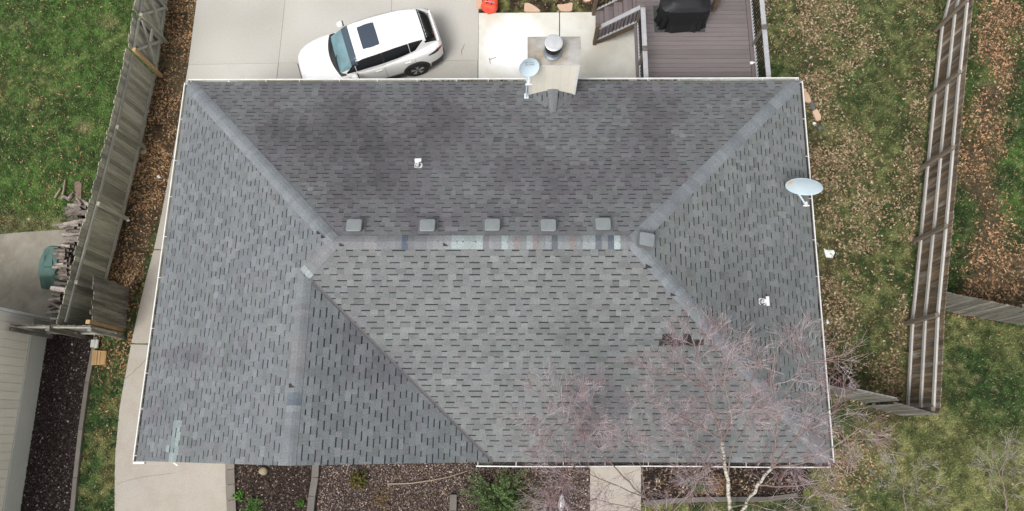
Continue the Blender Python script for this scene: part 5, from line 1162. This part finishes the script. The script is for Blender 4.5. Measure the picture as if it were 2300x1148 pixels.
tree('leaning birch with two white stems spreading mauve twigs over the roof corner', (1652, 1178, 0),
     [([(1652, 1178, 0), (1640, 1140, 1.3), (1632, 1085, 2.6), (1627, 1040, 3.6), (1622, 988, 4.8)], .058, .036), ([(1655, 1180, 0), (1668, 1142, 1.2), (1698, 1096, 2.6), (1735, 1050, 3.9)], .05, .032)],
     [([(1622, 988, 4.8), (1608, 944, 5.5), (1600, 921, 5.9), (1580, 872, 6.5), (1565, 800, 7.0)], .030), ([(1622, 988, 4.8), (1630, 960, 5.3), (1640, 925, 5.9), (1668, 884, 6.5), (1705, 810, 7.1)], .032),
      ([(1622, 988, 4.8), (1575, 960, 5.5), (1520, 930, 6.0), (1460, 905, 6.4)], .022), ([(1640, 925, 5.9), (1630, 860, 6.6), (1640, 790, 7.1)], .018), ([(1580, 872, 6.5), (1530, 840, 6.8), (1470, 850, 7.0)], .015),
      ([(1735, 1050, 3.9), (1752, 1025, 4.5), (1790, 985, 5.3), (1815, 930, 6.0)], .030), ([(1735, 1050, 3.9), (1739, 985, 5.), (1745, 945, 5.7), (1770, 880, 6.4)], .028), ([(1735, 1050, 3.9), (1800, 1040, 4.6), (1870, 1010, 5.3), (1940, 960, 5.9)], .026),
      ([(1790, 985, 5.3), (1850, 940, 6.0), (1900, 890, 6.5)], .018), ([(1700, 1090, 2.7), (1780, 1090, 3.6), (1860, 1080, 4.4), (1930, 1050, 5.0)], .022), ([(1627, 1040, 3.6), (1585, 1050, 4.2), (1530, 1060, 4.8), (1490, 1070, 5.2)], .018),
      ([(1632, 1085, 2.6), (1640, 1020, 3.9), (1680, 960, 5.1), (1690, 920, 5.8)], .022), ([(1745, 945, 5.7), (1730, 860, 6.6), (1745, 790, 7.1)], .018), ([(1770, 880, 6.4), (1800, 830, 6.8), (1820, 800, 7.0)], .014),
      ([(1640, 1140, 1.3), (1700, 1130, 2.4), (1780, 1120, 3.4), (1850, 1130, 4.)], .018), ([(1570, 815, 6.9), (1550, 770, 7.2)], .010), ([(1627, 1040, 3.6), (1600, 1000, 4.8), (1560, 985, 5.4), (1500, 975, 5.9)], .02)], 101, per=8, rt=.0060, L=.93, kids=(5, 8))
tree('bare birch with slender mauve stems crossing the front walk', (1530, 1235, 0), [([(1530, 1235, 0), (1495, 1165, 1.6), (1450, 1118, 2.8), (1400, 1072, 3.9)], .022, .016)],
     [([(1400, 1072, 3.9), (1350, 1010, 5.0), (1310, 960, 5.9), (1290, 910, 6.5)], .015), ([(1450, 1118, 2.8), (1380, 1090, 3.8), (1300, 1060, 4.8), (1230, 1010, 5.6)], .015), ([(1350, 1010, 5.0), (1340, 950, 5.8), (1330, 910, 6.3)], .014),
      ([(1495, 1165, 1.6), (1420, 1140, 2.8), (1340, 1120, 3.8), (1260, 1100, 4.6)], .013), ([(1300, 1060, 4.8), (1250, 1000, 5.6), (1210, 950, 6.1)], .013), ([(1450, 1118, 2.8), (1440, 1060, 4.0), (1420, 1010, 5.0), (1400, 975, 5.6)], .013),
      ([(1495, 1165, 1.6), (1560, 1100, 3.), (1580, 1050, 4.2), (1560, 1010, 5.)], .013), ([(1340, 1120, 3.8), (1280, 1140, 4.4), (1230, 1120, 5.0)], .013), ([(1310, 960, 5.9), (1260, 930, 6.3), (1220, 920, 6.5)], .010), ([(1300, 1060, 4.8), (1270, 1090, 5.0), (1230, 1130, 5.2)], .011)], 211, per=10, rt=.0062, L=.85, kids=(5, 8), bark='branch')
tree('young bare grey tree on the lawn at the lower right corner', (2262, 1150, 0), [([(2262, 1150, 0), (2258, 1110, .9), (2250, 1075, 1.8)], .028, .016)],
     [([(2250, 1075, 1.8), (2235, 1040, 2.5), (2225, 1000, 3.2)], .010), ([(2250, 1075, 1.8), (2265, 1020, 2.8), (2285, 960, 3.6)], .010), ([(2258, 1110, .9), (2285, 1085, 1.8), (2320, 1050, 2.6)], .009), ([(2250, 1075, 1.8), (2215, 1060, 2.4), (2180, 1040, 3.0)], .008)], 311, name='young_tree', tw='twig_grey', per=6, rt=.0045, L=.55, kids=(4, 6), bark='branch')
tree('wispy bare sapling at the edge of the leafy patch left of the lower right lawn', (2040, 1175, 0), [([(2040, 1175, 0), (2035, 1140, .8), (2030, 1105, 1.5)], .022, .012)],
     [([(2030, 1105, 1.5), (2025, 1060, 2.3), (2015, 1030, 2.9)], .008), ([(2030, 1105, 1.5), (2050, 1060, 2.3), (2075, 1030, 2.8)], .008), ([(2035, 1140, .8), (2060, 1120, 1.6), (2090, 1110, 2.1)], .007), ([(2030, 1105, 1.5), (2005, 1090, 2.), (1980, 1080, 2.6)], .007)], 331, name='sapling', tw='twig_grey', per=6, rt=.004, L=.5, kids=(4, 6), bark='branch')

# ------------------------------------------------------------------ shrubs and small plants
def plumes(label, c, n, rad, h, cols, seed, name='juniper_shrub', cat='shrub', leafn=46, ls=(.012, .03), lean=1.):
    r = np.random.RandomState(seed); c = np.array(c); t = thing(name, label, cat, (c[0], c[1], 0)); Vs, Cs = [], []; T = Tree(seed)
    for i in range(n):
        a = r.uniform(0, 2*pi); q = r.uniform(.25, 1.)*rad; tip = np.array((c[0]+cos(a)*q*rad**0, c[1]+sin(a)*q, h*r.uniform(.5, 1.)*(1-.35*q/rad))); b0 = np.array((c[0]+cos(a)*q*.2, c[1]+sin(a)*q*.2, .0))
        tt = np.linspace(0, 1, 6)[:, None]; P = b0*(1-tt)+tip*tt; P[:, 2] = tip[2]*tt[:, 0]**.75; T.seg(P, np.linspace(.007, .003, 6))
        s = r.uniform(.15, 1, leafn); Q = b0[None]*(1-s[:, None])+tip[None]*s[:, None]; Q[:, 2] = tip[2]*s**.75; Q += r.normal(0, .035, (leafn, 3))*(1.2-.7*s[:, None]); Q[:, 2] = np.maximum(Q[:, 2], .015)
        d = r.normal(0, 1, (leafn, 3))+np.array((cos(a), sin(a), .6)); d /= np.linalg.norm(d, axis=1)[:, None]; e = np.cross(d, r.normal(0, 1, (leafn, 3))); e /= np.linalg.norm(e, axis=1)[:, None]; l = r.uniform(*ls, leafn)[:, None]
        Vs.append(np.stack([Q-d*l, Q+e*l*.45, Q+d*l, Q-e*l*.45], 1).reshape(-1, 3)); col = np.array(cols)[r.randint(0, len(cols), leafn)]*r.uniform(.7, 1.3, (leafn, 1)); Cs.append(col)
    V = np.concatenate(Vs); mesh_obj('foliage', V, np.arange(len(V)).reshape(-1, 4), M['leaf'], t, col=np.concatenate(Cs)); T.build('stems', M['branch'], t)
JG = [(.11, .18, .06), (.06, .11, .035), (.17, .24, .09), (.08, .14, .05)]
plumes('feathery green juniper left of the front walk, largest of the shrubs', tuple(at(1120, 1122)[:2])+(0,), 190, 1.15, .85, JG, 5, leafn=64, ls=(.015, .034))
plumes('darker green juniper clump crowding the walk behind the large one', tuple(at(1185, 1130)[:2])+(0,), 70, .6, .5, [(.06, .11, .03), (.10, .14, .05), (.13, .12, .05)], 6, leafn=55)
plumes('low green shrub under birch twigs right of the walk', tuple(at(1560, 1085)[:2])+(0,), 30, .35, .4, JG, 7, leafn=50)
plumes('small bright green weed in the corner of the drive and the mulch bed', tuple(at(537, 1113)[:2])+(0,), 16, .16, .18, [(.10, .25, .04), (.07, .18, .03)], 8, 'leafy_weed', 'plant', 30, (.02, .04))
plumes('sprawling green weed patch at the bottom of the dark mulch bed', tuple(at(568, 1140)[:2])+(0,), 40, .36, .2, [(.08, .20, .04), (.06, .14, .03), (.12, .20, .06)], 9, 'leafy_weed', 'plant', 30, (.015, .03))
plumes('small green tuft near the block edging of the mulch bed', tuple(at(677, 1130)[:2])+(0,), 12, .14, .14, [(.07, .16, .03)], 10, 'leafy_weed', 'plant', 26, (.015, .03))
plumes('dry yellow green clump of grass in the middle of the gravel bed', tuple(at(805, 1078)[:2])+(0,), 45, .32, .3, [(.05, .085, .02), (.14, .12, .04), (.20, .14, .05)], 11, 'ornamental_grass', 'plant', 36, (.02, .04))
plumes('dead brown shrub stems in the dark mulch bed', tuple(at(610, 1098)[:2])+(0,), 22, .40, .4, [(.12, .09, .06), (.06, .045, .035)], 12, 'dead_shrub', 'shrub', 10, (.01, .02))
plumes('orange brown dried plant beside the green shrub right of the walk', tuple(at(1610, 1085)[:2])+(0,), 40, .38, .4, [(.25, .14, .06), (.16, .10, .05), (.30, .20, .10)], 13, 'dried_plant', 'plant', 30, (.015, .035))
plumes('tan dead grass tuft in lower part of the gravel bed', tuple(at(860, 1125)[:2])+(0,), 40, .40, .12, [(.25, .18, .10), (.16, .11, .06)], 14, 'dead_grass_tuft', 'plant', 26, (.015, .03))
p = at(1262, 1130, .5); lump((p[0], p[1], .35), (.09, .2, .12), M['tarp_white'], 'crumpled whitish plastic caught below the birch twigs', 'litter', 'plastic_sheet', 8, amp=.35)
